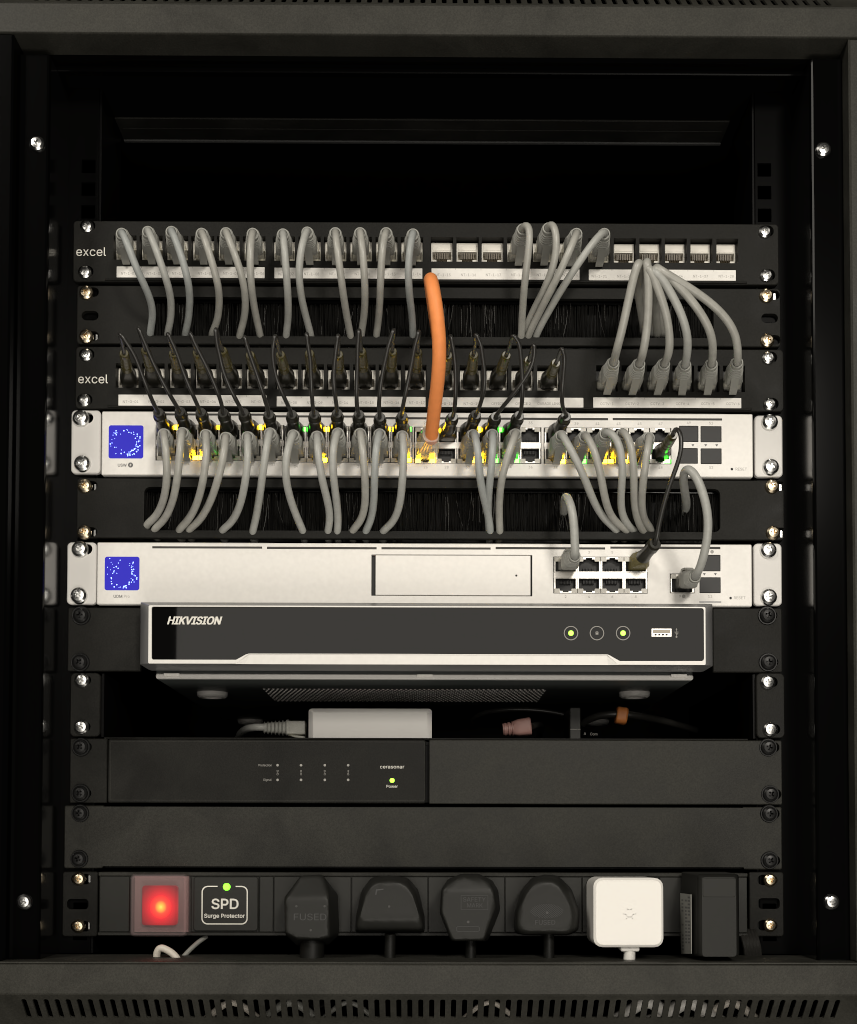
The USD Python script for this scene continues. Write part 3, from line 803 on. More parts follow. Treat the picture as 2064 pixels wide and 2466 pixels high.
# the chin is a raised bevelled bar with a sloping end on each side
cpt = [dpt(D1, 1425, 450), dpt(D1, 1500, 392), dpt(D3, 250, 397), dpt(D3, 315, 456)]
cin = [dpt(D1, 1485, 452), dpt(D1, 1508, 396), dpt(D3, 242, 401), dpt(D3, 250, 458)]
part('chin', hull((cin, -31.6), (cpt, -30.42)), 'brushed_silver', trim, False)
fp = part('front_panel', pl(inner.buffer(-0.05), -29.2, -28.3), 'gloss_black', nv)
YN = -29.2
lg = txt('HIKVISION', D1(1012, 186), YN, 4.9, True, 'l', slant=0.28, wide=0.94)
part('logo', [(lg[0] + [dx, dy, 0], lg[1]) for dx, dy in ((0, 0), (.16, -.012), (-.16, -.024))], 'white_ink', fp, False)
for p, lit in ((D3(28, 263), 1), (D3(185, 263), 0), (D3(343, 263), 1)):
    c = at(*p, YN)
    bt = part('button', disc(c, 4.7, YN - 0.15, YN, 32) - disc(c, 4.15, YN - 1, YN + 1, 32), 'grey_ink', nv)
    if lit:
        part('light', disc(c, 4.1, YN - 0.06, YN, 28), 'gloss_black', bt)
        part('light', disc(c, 1.85, YN - 0.3, YN, 20, 1.5), 'led_lime', bt)
    else:
        part('padlock_mark', pl(sbox(c[0] - .9, c[2] - 1, c[0] + .9, c[2] + .4).union(Point(c[0], c[2] + .4).buffer(.9).difference(Point(c[0], c[2] + .4).buffer(.6))), YN - .1, YN), 'grey_ink', bt, False)
u = rc(D3(515, 236), D3(636, 285), YN)
ub = part('usb_port', hull((ring(*u, .3), YN - 0.3), (ring(*u, .3), YN)) - hole((u[0] + .6, u[1] - .6, u[2] + .6, u[3] - .6), YN - 1, YN - 0.15, .2), 'port_metal', nv)
part('tongue', bx(u[0] + 1, u[1] - 1, YN - 0.28, YN - .14, (u[2] + u[3]) / 2 - .2, u[3] - .9), 'jack_beige', ub)
part('contacts', [bx(u[0] + 2 + 2.4 * k, u[0] + 3.3 + 2.4 * k, YN - 0.29, YN - .14, u[2] + .8, u[2] + 1.8) for k in range(4)], 'port_black', ub)
c = at(*D3(666, 262), YN)
part('usb_mark', pl(unary_union([sbox(c[0] - .16, c[2] - 2.6, c[0] + .16, c[2] + 2.6), Point(c[0], c[2] - 2.6).buffer(.6), Polygon([(c[0] - .5, c[2] + 2.2), (c[0] + .5, c[2] + 2.2), (c[0], c[2] + 3.2)]), Polygon([(c[0], c[2] - 1.6), (c[0] + 1.1, c[2] - .3), (c[0] + 1.1, c[2] + 1), (c[0] + .8, c[2] + 1), (c[0] + .8, c[2] - .2), (c[0], c[2] - 1.1)]), Polygon([(c[0], c[2] - .8), (c[0] - 1.1, c[2] + .2), (c[0] - 1.1, c[2] + .9), (c[0] - .8, c[2] + .9), (c[0] - .8, c[2] + .3), (c[0], c[2] - .3)])]), YN - .08, YN), 'grey_ink', fp, False)
# chassis behind the bezel, underside in view
cb = rc(D1(945, 505), D3(765, 552), 12)
ch = part('chassis', plate((cb[0], cb[1], cb[2], fb[3] - 3), 12, 300, 1.2, 1.0), 'steel', nv)
part('front_lip', plate((cb[0] + .5, cb[1] - .5, cb[2] + 0.25, cb[2] + 3.6), 8.0, 12.2, 0.8, 0.6), 'matt_silver', ch)
for p in (D1(1040, 516), D2(862, 522), D3(680, 521)):
    c = at(*p, 7)
    part('tab', plate((c[0] - 5.4, c[0] + 5.4, c[2] - 1.0, c[2] + 1.0), 5.5, 8.0, .3, .2), 'white_paper', ch)
vzb = cb[2]


def under(u, v):
    """Point of the recorder's underside seen at a pixel."""
    d = RM @ np.array([(u - CX) / F, 1.0, (CY - v) / F]); k = (vzb - CAM[2]) / d[2]
    return CAM + d * k


for p in (D1(1285, 622), D3(412, 622)):
    c = under(*p)
    for dy in (0, 215):
        seg = [(0, 11.5, 11.5, 2), (0.55, 11.0, 11.0, 2), (0.8, 9.5, 9.5, 2), (0.8, 7.0, 7.0, 2), (0.5, 6.5, 6.5, 2)]
        part('foot', loft(c + [0, dy, 0], c + [0, dy + 0.001, -5], seg, 28), 'matt_silver', nv)
perf = []
ca, cbp = under(*D2(-110, 600)), under(*D2(1580, 600))
for r_ in range(12):
    for k in range(62):
        x = ca[0] + (cbp[0] - ca[0]) * (k + 0.5 * (r_ % 2)) / 61
        perf.append(hull(*[([(x + 1.1 * math.cos(t), vzb)], ca[1] + r_ * 7 + 1.1 * math.sin(t)) for t in np.linspace(0, 6.28, 7)[:-1]], ([(x, vzb - 0.9)], ca[1] + r_ * 7)))
part('vent_glints', perf, 'matt_silver', ch, False, kind='stuff')  # pale cones painted as the light glinting at the perforations
for p, w in ((D1(1520, 574), 10), (D2(190, 577), 10), (D2(1500, 573), 8), (D3(90, 573), 9), (D1(1250, 572), 9), (D1(1335, 717), 10), (D1(1600, 720), 9)):
    c = under(*p)
    part('boss', loft(c, c + [0, 0, -1.2], [(0, w * .9, 5, 2), (.7, w * .75, 4, 2), (1, w * .5, 2.6, 2)], 20), 'steel', ch)
for (a, b) in ((D1(412, 108), D1(850, 493)), (D3(886, 112), D3(1306, 500))):
    q = rc(a, b, -2)
    hs = [slot(at(*DS(*(SL if q[0] < -200 else SR)[i]), -2), 11, 7, -8, 8, 1.0) for i in (12, 13)]
    part('rack_ear', minus(plate(q, -2, 1.8, 0.8, 0.5), hs), 'powder_panel', nv)
rack_screws(nv, (12, 13), 'black_screw', 5.3, -2, washer=True)

# ------------------------------------------------------------------ shelf with small devices, seen through the gap
zs = at(1032, 1779, -3)[2] - 1.0
sh = thing('rack_shelf', 'black rack shelf behind the recorder, carrying a small white box', 'shelf', (0, 0, zs - 3))
for (a, b, s) in ((D1(427, 503), D1(604, 888), -1), (D3(1150, 505), D3(1322, 898), 1)):
    q = rc(a, b, -2)
    hs = [slot(at(*DS(*(SL if s < 0 else SR)[i]), -2), 11, 7, -8, 8, 1.0) for i in (14, 15)]
    part('ear', minus(plate(q, -2, 1.8, 3.0, 0.5), hs), 'powder_panel', sh)
    xi = q[1] if s < 0 else q[0]
    part('side_wall', bx(*sorted((xi, xi - s * 1.6)), 1.9, 220, q[2], q[3]), 'inner_black', sh)
q = rc(D1(604, 888), D3(1150, 898), 2)
part('tray', bx(q[0], q[1], 2.0, 300, zs - 3, zs - 1.4), 'inner_black', sh)
rack_screws(sh, (14, 15), 'chrome', 5.2, -2)

q = rc(D2(157, 716), D2(905, 893), 40)
wb = thing('small_network_box', 'small white box standing on the shelf under the recorder', 'network box', ((q[0] + q[1]) / 2, 60, zs - 1.3))
part('case', plate((q[0], q[1], zs - 1.3, q[3]), 40, 150, 1.2, 3.0, True), 'matt_silver', wb, 40)
part('rear_seam', bx(q[0] - .1, q[1] + .1, 120, 121, zs, q[3] - 1.5), 'cover_grey', wb)


def simple_cord(P, r, n=50):
    return tube(spline(P, n, 0.3), r)


pz = 60
gl = thing('short_patch_cable', 'grey patch cable lying beside the small white box on the shelf', 'network cable', at(*D1(1600, 830), pz))
p0, p1 = at(*D2(140, 838), pz), at(*D1(1598, 836), pz)
ddir = p1 - p0
part('plug', loft(p0, p0 + ddir * .42, [(0, 6, 5, 8), (1, 6, 5, 8)], 16), 'clear_plastic', gl)
part('latch', tube([p0 + [0, -2, -7], p0 + ddir * .25 + [0, -2, -6], p0 + ddir * .45 + [0, -2, -4]], [.9, .9, 1.2], 8), 'clear_plastic', gl)
sec = [(0, 6, 6, 5)]
for k in range(6):
    t = .1 + .15 * k
    sec += [(t, 5.8 - .25 * k, 5.8 - .25 * k, 3), (t + .03, 4.6 - .2 * k, 4.6 - .2 * k, 3), (t + .11, 4.6 - .2 * k, 4.6 - .2 * k, 3), (t + .14, 5.7 - .25 * k, 5.7 - .25 * k, 3)]
part('boot', loft(p0 + ddir * .4, p1, sec), 'grey_boot', gl)
part('cable', simple_cord([p1 - ddir * .1, p1 + ddir * .3, p1 + ddir * .9 + [0, 60, -3], p1 + ddir * 1.4 + [0, 150, -8]], 2.7), 'grey_pvc', gl)

rp = thing('pink_plug', 'dull pink ribbed cable plug lying on the shelf right of the small white box', 'plug', at(*D2(1420, 880), pz))
p0, p1 = at(*D2(1502, 828), pz), at(*D2(1332, 846), pz)
ddir = p1 - p0
part('body', loft(p0, p0 + ddir * .62, [(0, 6.6, 6.0, 4), (.06, 7.2, 6.6, 4), (.7, 6.8, 6.2, 4), (1, 5.4, 5.2, 3)]), 'pink_plastic', rp)
sec = []
for k in range(3):
    t = k / 3
    sec += [(t, 5.2 - k * .3, 5.2 - k * .3, 2), (t + .16, 5.3 - k * .3, 5.3 - k * .3, 2), (t + .2, 4.2, 4.2, 2), (t + .3, 4.2, 4.2, 2)]
part('strain_relief', loft(p0 + ddir * .6, p1, sec), 'pink_plastic', rp)
part('cable', simple_cord([p0 - ddir * .05, p0 - ddir * .4 + [0, 20, 2], p0 - ddir * .8 + [0, 120, 0], p0 - ddir + [0, 200, -5]], 2.4), 'black_pvc', rp)

ad = thing('black_connector', 'upright black connector box standing on the shelf near the orange tagged cable', 'connector', at(*D3(55, 888), pz))
q = rc(D3(20, 712), D3(88, 888), pz)
part('body', plate((q[0], q[1], zs - 1.3, q[3]), pz, pz + 40, .8, .6), 'abs_module', ad)
part('seam', bx(q[0] + .3, q[1] - .3, pz - .1, pz + .3, q[2] + 5, q[2] + 5.4), 'grey_ink', ad)
part('lettering', txt('A', D3(112, 871), pz, 1.8), 'grey_ink', ad, False)
part('lettering', txt('Com', D3(166, 873), pz, 1.8), 'grey_ink', ad, False)
oc = thing('tagged_cable', 'black cable with an orange tag band bending across the shelf', 'cable', at(*D3(330, 770), 62))
part('cable', simple_cord([at(*D3(100, 812), 75), at(*D3(190, 765), 66), at(*D3(290, 752), 62), at(*D3(420, 768), 62), at(*D3(600, 795), 75), at(*D3(780, 850), 110)], 2.6), 'black_pvc', oc)
a, b = at(*D3(300, 758), 61), at(*D3(365, 768), 61)
part('tag_band', loft(a, b, [(0, 5.4, 5.6, 3), (.1, 6, 6.2, 3), (.85, 6.2, 6.4, 3), (1, 5.4, 5.6, 3)]), 'orange_ferrule', oc)
lc = thing('looped_cable', 'thin black cable arching behind the pink plug under the recorder', 'cable', at(*D2(1250, 780), 120))
part('cable', simple_cord([at(*D2(1150, 800), 150), at(*D2(1220, 745), 130), at(*D2(1400, 728), 120), at(*D2(1600, 735), 120), at(*D2(1740, 770), 120)], 1.8), 'black_pvc', lc)

# ------------------------------------------------------------------ amplifier, blanking plate
YA = -4.5
q = rc(E1(655, 50), E2(866, 438), YA)
am = thing('amplifier', 'black half width amplifier with one green power light and wide blank ear', 'amplifier', (0, 0, q[2]))
af = part('front_panel', plate(q, YA, 3, 1.0, 0.6), 'powder_panel', am)
g = rc(E1(668, 62), E2(860, 424), YA)
part('panel_edge', pl(Polygon(ring(*g, .8)).difference(Polygon(ring(g[0] + .35, g[1] - .35, g[2] + .35, g[3] - .35, .6))), YA - .12, YA), 'powder_black', af)
e = rc(E1(425, 46), E1(646, 436), -2)
part('ear', minus(plate(e, -2, 1.8, 0.8, 0.5), [slot(at(*DS(*SL[i]), -2), 12, 7, -8, 8, 1.6) for i in (16, 17)]), 'powder_panel', am)
e2 = rc(E2(888, 54), E3(1306, 446), -3)
part('wide_ear', minus(plate(e2, -3, 1.8, 0.8, 0.5), [slot(at(*DS(*SR[i]), -2), 12, 7, -8, 8, 1.0) for i in (16, 17)]), 'powder_black', am)
part('case', bx(q[0] + 2, e2[1] - 25, 3.1, 200, q[2] + .8, q[3] - .8), 'inner_black', am)
part('top_edge', plate((e[0] + 22, e2[1] - 22, q[3] + .5, q[3] + 1.6), 0, 30, .2, .3), 'powder_panel', am)
rack_screws(am, (16, 17), 'black_screw', 5.2, -2.6, washer=True)
TY = YA - .02
for px_, ch_ in ((1679 / K2, 'CH1'), (680 + 113 / K2, 'CH2'), (680 + 257 / K2, 'CH3'), (680 + 398 / K2, 'CH4')):
    for vv in (208, 297):
        part('indicator', disc(at(px_, 1760 + vv / K2, TY), 0.85, TY - .15, TY, 14), 'grey_ink', am, False)
    part('lettering', txt(ch_, (px_, 1760 + 253 / K2), TY, 1.25, turn=1), 'grey_ink', am, False)
part('lettering', txt('Protection', E1(1604, 208), TY, 1.4), 'grey_ink', am, False)
part('lettering', txt('Signal', E1(1617, 296), TY, 1.4), 'grey_ink', am, False)
part('logo', txt('cerasonar', E2(664, 217), TY, 2.2, wide=1.15), 'white_ink', am, False)
part('power_light', disc(at(*E2(664, 300), TY), 1.65, TY - .5, TY, 18, 1.2), 'led_lime', am)
part('lettering', txt('Power', E2(664, 336), TY, 1.9), 'white_ink', am, False)

q = rc(E1(390, 452), E3(1306, 838), -3)
bp = thing('blanking_plate', 'plain black blanking plate between the amplifier and the power strip', 'blanking plate', (0, 0, q[2]))
fcp = plate(q, -3, 1.8, 1.0, 0.6)
fcp = fcp - hull(([(q[0] + 25, q[2] - 1), (q[1] - 25, q[2] - 1), (q[1] - 26, q[2] + 1.4), (q[0] + 26, q[2] + 1.4)], -8), ([(q[0] + 25, q[2] - 1), (q[1] - 25, q[2] - 1), (q[1] - 26, q[2] + 1.4), (q[0] + 26, q[2] + 1.4)], 9)) - bx(q[0] + 26, q[1] - 26, -8, 9, q[3] - .7, q[3] + 1)
part('faceplate', minus(fcp, [slot(at(*DS(*lst[i]), -2), 11, 7, -8, 8, 1.0) for lst in (SL, SR) for i in (18, 19)]), 'powder_black', bp)
part('bottom_fold', bx(q[0] + 26, q[1] - 26, 3, 25, q[2] + 0.2, q[2] + 1.2), 'inner_black', bp)
part('top_fold', bx(q[0] + 26, q[1] - 26, 3, 25, q[3] - 1.2, q[3] - .2), 'inner_black', bp)
rack_screws(bp, (18, 19), 'black_screw', 5.0, -3, washer=True)

# ------------------------------------------------------------------ power strip
YU = -7.0
q = rc(F1(596, 50), F3(1098, 440), YU)
ps = thing('power_strip', 'black rack power strip with a glowing red switch and a surge protector module', 'power strip', (0, 0, q[2]))
ph = q[3] - q[2]
part('body', plate((q[0], q[1], q[2], q[3]), YU + 2, 40, 0.6, 0.5), 'abs_module', ps)
part('top_edge', plate((q[0], q[1], q[3] - 2.6, q[3]), YU - .4, YU + 1.9, 0.3, 0.4), 'powder_black', ps)
part('bottom_edge', plate((q[0], q[1], q[2], q[2] + 2.2), YU - .4, YU + 1.9, 0.3, 0.4), 'abs_module', ps)
for (a, b, s) in ((F1(380, 48), F1(588, 440), -1), (F3(1106, 50), F3(1316, 440), 1)):
    e = rc(a, b, -2)
    lst = SL if s < 0 else SR
    hs = [slot(at(*DS(*lst[i]), -2), 13.5, 7, -8, 8, 1.8 if s < 0 else -2.2) for i in (20, 21)] + [hole(rc(*((F1(405, 213), F1(535, 276)) if s < 0 else (F3(1160, 208), F3(1292, 274))), -2), -8, 8, 2.6)]
    part('ear', minus(plate(e, -2, 1.8, 1.5, 0.5), hs), 'powder_panel', ps)
rack_screws(ps, (20, 21), 'yellow_zinc', 4.6, -2, nuts=True)
# socket fields divided by seams
seams = [F1(600, 0)[0], F1(785, 0)[0], F1(1155, 0)[0], F1(1568, 0)[0], F1(1655, 0)[0], F2(518, 0)[0], F2(982, 0)[0], F2(1446, 0)[0], F3(95, 0)[0], F3(563, 0)[0], F3(1030, 0)[0], F3(1096, 0)[0]]
for a, b in zip(seams[:-1], seams[1:]):
    x0, x1 = at(a, 2170, YU)[0], at(b, 2170, YU)[0]
    if b == seams[2]:
        continue
    part('socket_field', plate((x0 + .25, x1 - .25, q[2] + 2.5, q[3] - 2.9), YU, YU + 1.95, 0.4, 0.35), 'abs_module', ps)
rs = rc(F1(788, 62), F1(1132, 441), YU - 9)
rk = rc(F1(862, 132), F1(1072, 372), YU - 3)
part('rocker_well', bx(rs[0] + 1, rs[1] - 1, YU + .5, YU + 1.95, q[2] + 2.4, q[3] - 2.8), 'module_grey', ps)
# the red rocker's own origin is its lamp
LOC_R = np.array([(rk[0] + rk[1]) / 2 + 1.0, YU - 3, (rk[2] + rk[3]) / 2 - 1])
v, f = tri(plate(rk, YU - 5, YU + .4, 1.5, 1.2))
usdkit.mesh(stage, ps + '/rocker_switch', trimesh.Trimesh((v - LOC_R) * 0.001, f), MATS['rocker_red'], smooth=30).AddTranslateOp().Set(Gf.Vec3d(*((LOC_R - LOC[ps]) * 0.001)))
cov = plate(rs, YU - 9, YU - .05, 2.2, 1.3) - plate((rs[0] + 1.1, rs[1] - 1.1, rs[2] + 1.1, rs[3] - 1.1), YU - 7.9, YU + 1, 1.6, 1.0)
part('switch_cover', cov, 'cover_clear', ps)
part('cover_rim', pl(Polygon(ring(rs[0] + .8, rs[1] - .8, rs[2] + .8, rs[3] - .8, 2.4, 6)).difference(Polygon(ring(rs[0] + 2.2, rs[1] - 2.2, rs[2] + 2.2, rs[3] - 2.2, 1.6, 6))), YU - 9.15, YU - 9.02), 'cover_clear', ps)
sp = rc(F1(1172, 78), F1(1560, 408), YU - 1)
spd = part('surge_module', plate(sp, YU - 1.2, YU - .02, 1.6, 0.5), 'abs_module', ps)
s0 = rc(F1(1220, 134), F1(1498, 368), YU - 1.2)
fr = Polygon(ring(*s0, 4.0, 8)).difference(Polygon(ring(s0[0] + .75, s0[1] - .75, s0[2] + .75, s0[3] - .75, 3.4, 8)))
gc = at(*F1(1371, 140), YU - 1.2)
fr = fr.difference(Point(gc[0], gc[2]).buffer(6.0))
part('frame_print', pl(fr, YU - 1.28, YU - 1.2), 'white_ink', spd, False)
part('lettering', txt('SPD', F1(1361, 243), YU - 1.2, 6.5, True, wide=1.05), 'white_ink', spd, False)
part('lettering', txt('Surge Protector', F1(1358, 315), YU - 1.2, 2.5, True, wide=1.06), 'white_ink', spd, False)
part('light', disc(gc, 2.5, YU - 2.6, YU - 1.2, 24, 1.8), 'led_spd', spd)


def soften(m, ln=2.6, it=12):
    m = m.refine_to_length(ln)
    v, f = tri(m)
    t = trimesh.Trimesh(v, f)
    trimesh.smoothing.filter_taubin(t, 0.5, 0.52, it)
    return t


def poly_px(zone, pts, Y):
    return [(at(*zone(x, y), Y)[0], at(*zone(x, y), Y)[2]) for x, y in pts]


def cord_down(t, p, mat, r=3.6, flare=True):
    a = at(*p, -26)
    part('cord', tube(spline([a + [0, 0, 6], a, a + [0, -1, -12], a + [1, 2, -26], a + [4, 20, -33]], 24), r), 'cord_black', t)
    if flare:
        part('strain_relief', loft(a + [0, 0, 4], a + [0, 0, -6], [(0, r + 2.6, r + 2.2, 3), (.6, r + 1.8, r + 1.6, 2), (1, r + 1.2, r + 1, 2)]), mat, t)


def emboss(t, s, p, Y, h, **k):
    part('lettering', txt(s, p, Y - 0.2, h, **k), 'cover_grey', t, False)


# plug 1: angular
t = thing('mains_plug', 'black angular mains plug marked FUSED beside the surge module', 'mains plug', at(*F2(270, 400), -20))
b1 = poly_px(F2, [(112, 205), (212, 72), (342, 66), (440, 190), (447, 430), (384, 492), (190, 497), (118, 430)], -14)
b2 = poly_px(F2, [(116, 200), (215, 72), (340, 70), (384, 140), (386, 440), (340, 456), (190, 456), (162, 430), (116, 420)], -34)
b3 = poly_px(F2, [(118, 215), (382, 205), (384, 438), (336, 452), (192, 452), (166, 428), (118, 412)], -42)
part('body', soften(hull((b1, -14), (b2, -34), (b3, -42)), 2.2, 3), 'abs_black', t, 30)
for p in ((185, 257), (356, 257), (272, 402)):
    part('pin_screw', disc(at(*F2(*p), -42), .75, -42.4, -41.5, 12), 'black_pvc', t)
emboss(t, 'FUSED', F2(268, 322), -42, 4.2, wide=1.15)
cord_down(t, F2(280, 505), 'abs_black', 8)

# plug 2: domed
t = thing('mains_plug', 'black domed mains plug with plain rounded top, second beside the surge module', 'mains plug', at(*F2(750, 400), -20))
b1 = poly_px(F2, [(545, 420), (545, 320), (580, 160), (640, 85), (740, 68), (860, 85), (925, 160), (962, 320), (960, 420)], -13)
b2 = poly_px(F2, [(552, 395), (555, 310), (590, 165), (645, 105), (740, 88), (850, 100), (905, 165), (945, 310), (948, 395)], -38)
b3 = poly_px(F2, [(566, 340), (575, 300), (608, 180), (660, 125), (745, 105), (835, 120), (885, 180), (925, 300), (932, 340)], -43)
part('body', soften(hull((b1, -13), (b2, -38), (b3, -43)), it=30), 'abs_black', t, 50)
part('pin_screw', disc(at(*F2(746, 259), -43), .75, -43.4, -42.5, 12), 'black_pvc', t)
gx = at(*F2(690, 170), -43)
part('emblem', pl(Polygon([(gx[0] - 3, gx[2] - 2), (gx[0] - 2.4, gx[2] + 1.6), (gx[0] + 2.4, gx[2] + 2), (gx[0] + 2.2, gx[2] + 1.2), (gx[0] - 1.6, gx[2] + .8), (gx[0] - 2.2, gx[2] - 2)]), -43.3, -42.8), 'cover_grey', t, False)
cord_down(t, F2(752, 480), 'abs_module')

# plug 3: faceted
t = thing('mains_plug', 'black faceted mains plug tapering downwards with a boxed embossed mark', 'mains plug', at(*F2(1225, 400), -20))
b1 = poly_px(F2, [(1060, 170), (1100, 95), (1180, 60), (1290, 60), (1370, 100), (1408, 160), (1420, 280), (1345, 470), (1120, 470), (1052, 300)], -13)
b2 = poly_px(F2, [(1063, 155), (1110, 110), (1180, 78), (1290, 80), (1350, 110), (1383, 155), (1396, 260), (1322, 466), (1124, 466), (1056, 292)], -40)
b3 = poly_px(F2, [(1072, 165), (1376, 165), (1386, 262), (1316, 458), (1130, 458), (1064, 290)], -43)
part('body', soften(hull((b1, -13), (b2, -40), (b3, -43)), 2.2, 3), 'abs_black', t, 30)
fx = rc(F2(1180, 192), F2(1345, 278), -43)
part('emblem_frame', pl(Polygon(ring(*fx, .1)).difference(Polygon(ring(fx[0] + .3, fx[1] - .3, fx[2] + .3, fx[3] - .3, .1))), -43.3, -42.8), 'cover_grey', t, False)
emboss(t, 'SAFETY', F2(1262, 216), -43, 2.8)
emboss(t, 'MARK', F2(1265, 252), -43, 2.6)
part('pin_screw', disc(at(*F2(1224, 352), -43), .9, -43.4, -42.5, 12), 'black_pvc', t)
fx = rc(F2(1150, 378), F2(1296, 412), -43)
part('fuse_door', pl(Polygon(ring(*fx, 2)).difference(Polygon(ring(fx[0] + .35, fx[1] - .35, fx[2] + .35, fx[3] - .35, 1.7))), -43.3, -42.8), 'cover_grey', t, False)
cord_down(t, F2(1240, 485), 'abs_module')

# plug 4: domed with hatched oval
t = thing('mains_plug', 'black domed mains plug with a hatched oval, left of the white adapter', 'mains plug', at(*F2(1700, 400), -20))
b1 = poly_px(F2, [(1505, 415), (1505, 300), (1545, 160), (1610, 85), (1690, 64), (1770, 75), (1850, 150), (1898, 290), (1892, 400), (1840, 432), (1560, 432)], -13)
b2 = poly_px(F2, [(1514, 395), (1514, 290), (1560, 165), (1620, 100), (1690, 80), (1765, 95), (1835, 165), (1880, 290), (1876, 390), (1830, 425), (1560, 425)], -38)
b3 = poly_px(F2, [(1530, 380), (1532, 290), (1578, 180), (1630, 125), (1695, 105), (1755, 120), (1815, 180), (1858, 290), (1856, 380), (1820, 408), (1570, 408)], -43)
part('body', soften(hull((b1, -13), (b2, -38), (b3, -43)), it=30), 'abs_black', t, 50)
oc_ = at(*F2(1700, 287), -43)
ov = trimesh.path if False else Point(0, 0).buffer(1, 24)
from shapely import affinity
ov = affinity.translate(affinity.scale(ov, 10.5, 4.6), oc_[0], oc_[2])
lines = unary_union([affinity.rotate(sbox(oc_[0] - 14, oc_[2] + k * 1.0 - .16, oc_[0] + 14, oc_[2] + k * 1.0 + .16), -40, origin=(oc_[0], oc_[2])) for k in range(-12, 13)])
part('hatched_oval', pl(ov.intersection(lines), -43.3, -42.8), 'cover_grey', t, False)
part('pin_screw', disc(at(*F2(1702, 296), -43), .9, -43.4, -42.5, 12), 'black_pvc', t)
emboss(t, 'FUSED', F2(1690, 355), -43, 3.0)
cord_down(t, F2(1712, 470), 'abs_module')

# white adapter
q = rc(F3(165, 86), F3(589, 506), -46)
t = thing('white_power_adapter', 'square white power adapter with a raised berry mark, plugged in the strip', 'power adapter', ((q[0] + q[1]) / 2, -20, q[2]))
part('body', plate((q[0], q[1], q[2], q[3]), -46, -9, 5.0, 1.4), 'white_plastic', t, 35)
part('face_plate', pl(Polygon(ring(q[0] + 1.6, q[1] - 1.6, q[2] + 1.6, q[3] - 1.6, 4.0, 6)).difference(Polygon(ring(q[0] + 2.0, q[1] - 2.0, q[2] + 2.0, q[3] - 2.0, 3.8, 6))), -46.12, -46), 'white_paper', t, False)
c = at(*F3(382, 300), -46)
blobs = [(0, 0, 2.6), (-2.9, 1.4, 2.2), (2.9, 1.4, 2.2), (-3.3, -2.2, 2.0), (3.3, -2.2, 2.0), (0, -4.3, 2.2), (0, 3.6, 1.7)]
marks = [Point(c[0] + x, c[2] + z).buffer(r, 12) for x, z, r in blobs]
marks += [Polygon([(c[0] + q * .4, c[2] + 5.4), (c[0] + q * 2, c[2] + 8), (c[0] + q * 4.6, c[2] + 8.4), (c[0] + q * 4.2, c[2] + 6.2), (c[0] + q * 2.2, c[2] + 5.2)]) for q in (-1, 1)]
for g in marks:
    part('berry_mark', pl(g.difference(g.buffer(-0.35)), -46.06, -45.8), 'white_plastic', t, False)
a = at(*F3(380, 500), -38)
part('strain_relief', plate((a[0] - 6, a[0] + 6, a[2] - 3, a[2] + 2), -42, -32, 1, .5), 'white_plastic', t)
part('cord', tube(spline([a + [0, 0, 2], a + [0, 0, -10], a + [0, 2, -20], a + [3, 10, -30]], 20), 3.8), 'white_plastic', t)

# black adapter at the right
q = rc(F3(790, 62), F3(1046, 560), -52)
t = thing('black_power_adapter', 'tall black power adapter with a sticker on its side, at the strip end', 'power adapter', ((q[0] + q[1]) / 2, -20, q[2]))
qb = rc(F3(700, 58), F3(1046, 560), -14)
part('body', hull((ring(q[0] + 2.5, q[1] - 2.5, q[2], q[3] - 2, 2), -55), (ring(q[0], q[1], q[2], q[3], 2), -52), (ring(qb[0] + 1, q[1] + 1, qb[2], q[3] + .6, 1), -16), (ring(qb[0], q[1] + 1, qb[2], q[3] + .6, 1), -12)), 'abs_black', t, 25)
part('sleeve', plate((q[0] + 3, q[1] - 3, q[3] - 14.5, q[3] - 2.5), -55.25, -54.6, 1, .2), 'abs_module', t)
s0, s1, s2, s3 = at(*F3(703, 178), -17), at(*F3(768, 186), -46), at(*F3(770, 545), -46), at(*F3(708, 545), -17)
st = np.array([s0, s1, s2, s3]) + np.array([-1.6, 0, 0])
part('sticker', (np.vstack([st, st + [.4, 0, 0]]), np.array([[0, 3, 2], [0, 2, 1], [4, 5, 6], [4, 6, 7], [0, 1, 5], [0, 5, 4], [1, 2, 6], [1, 6, 5], [2, 3, 7], [2, 7, 6], [3, 0, 4], [3, 4, 7]])), 'sticker', t, False)
rows_ = []
for k in range(16):
    f0 = .04 + .058 * k
    for (g0, g1) in ((.12, .3), (.45, .6 + .03 * (k % 4)), (.72, .92)):
        if rng.random() < .75:
            P = [st[0] + (st[3] - st[0]) * ff + ((st[1] - st[0]) * (1 - ff) + (st[2] - st[3]) * ff) * gg + [-.08, 0, 0] for ff, gg in ((f0, g0), (f0, g1), (f0 + .03, g1), (f0 + .03, g0))]
            rows_.append((np.array(P), np.array([[0, 2, 1], [0, 3, 2]])))
part('fine_print', rows_, 'ink', '%s/sticker' % t, False)

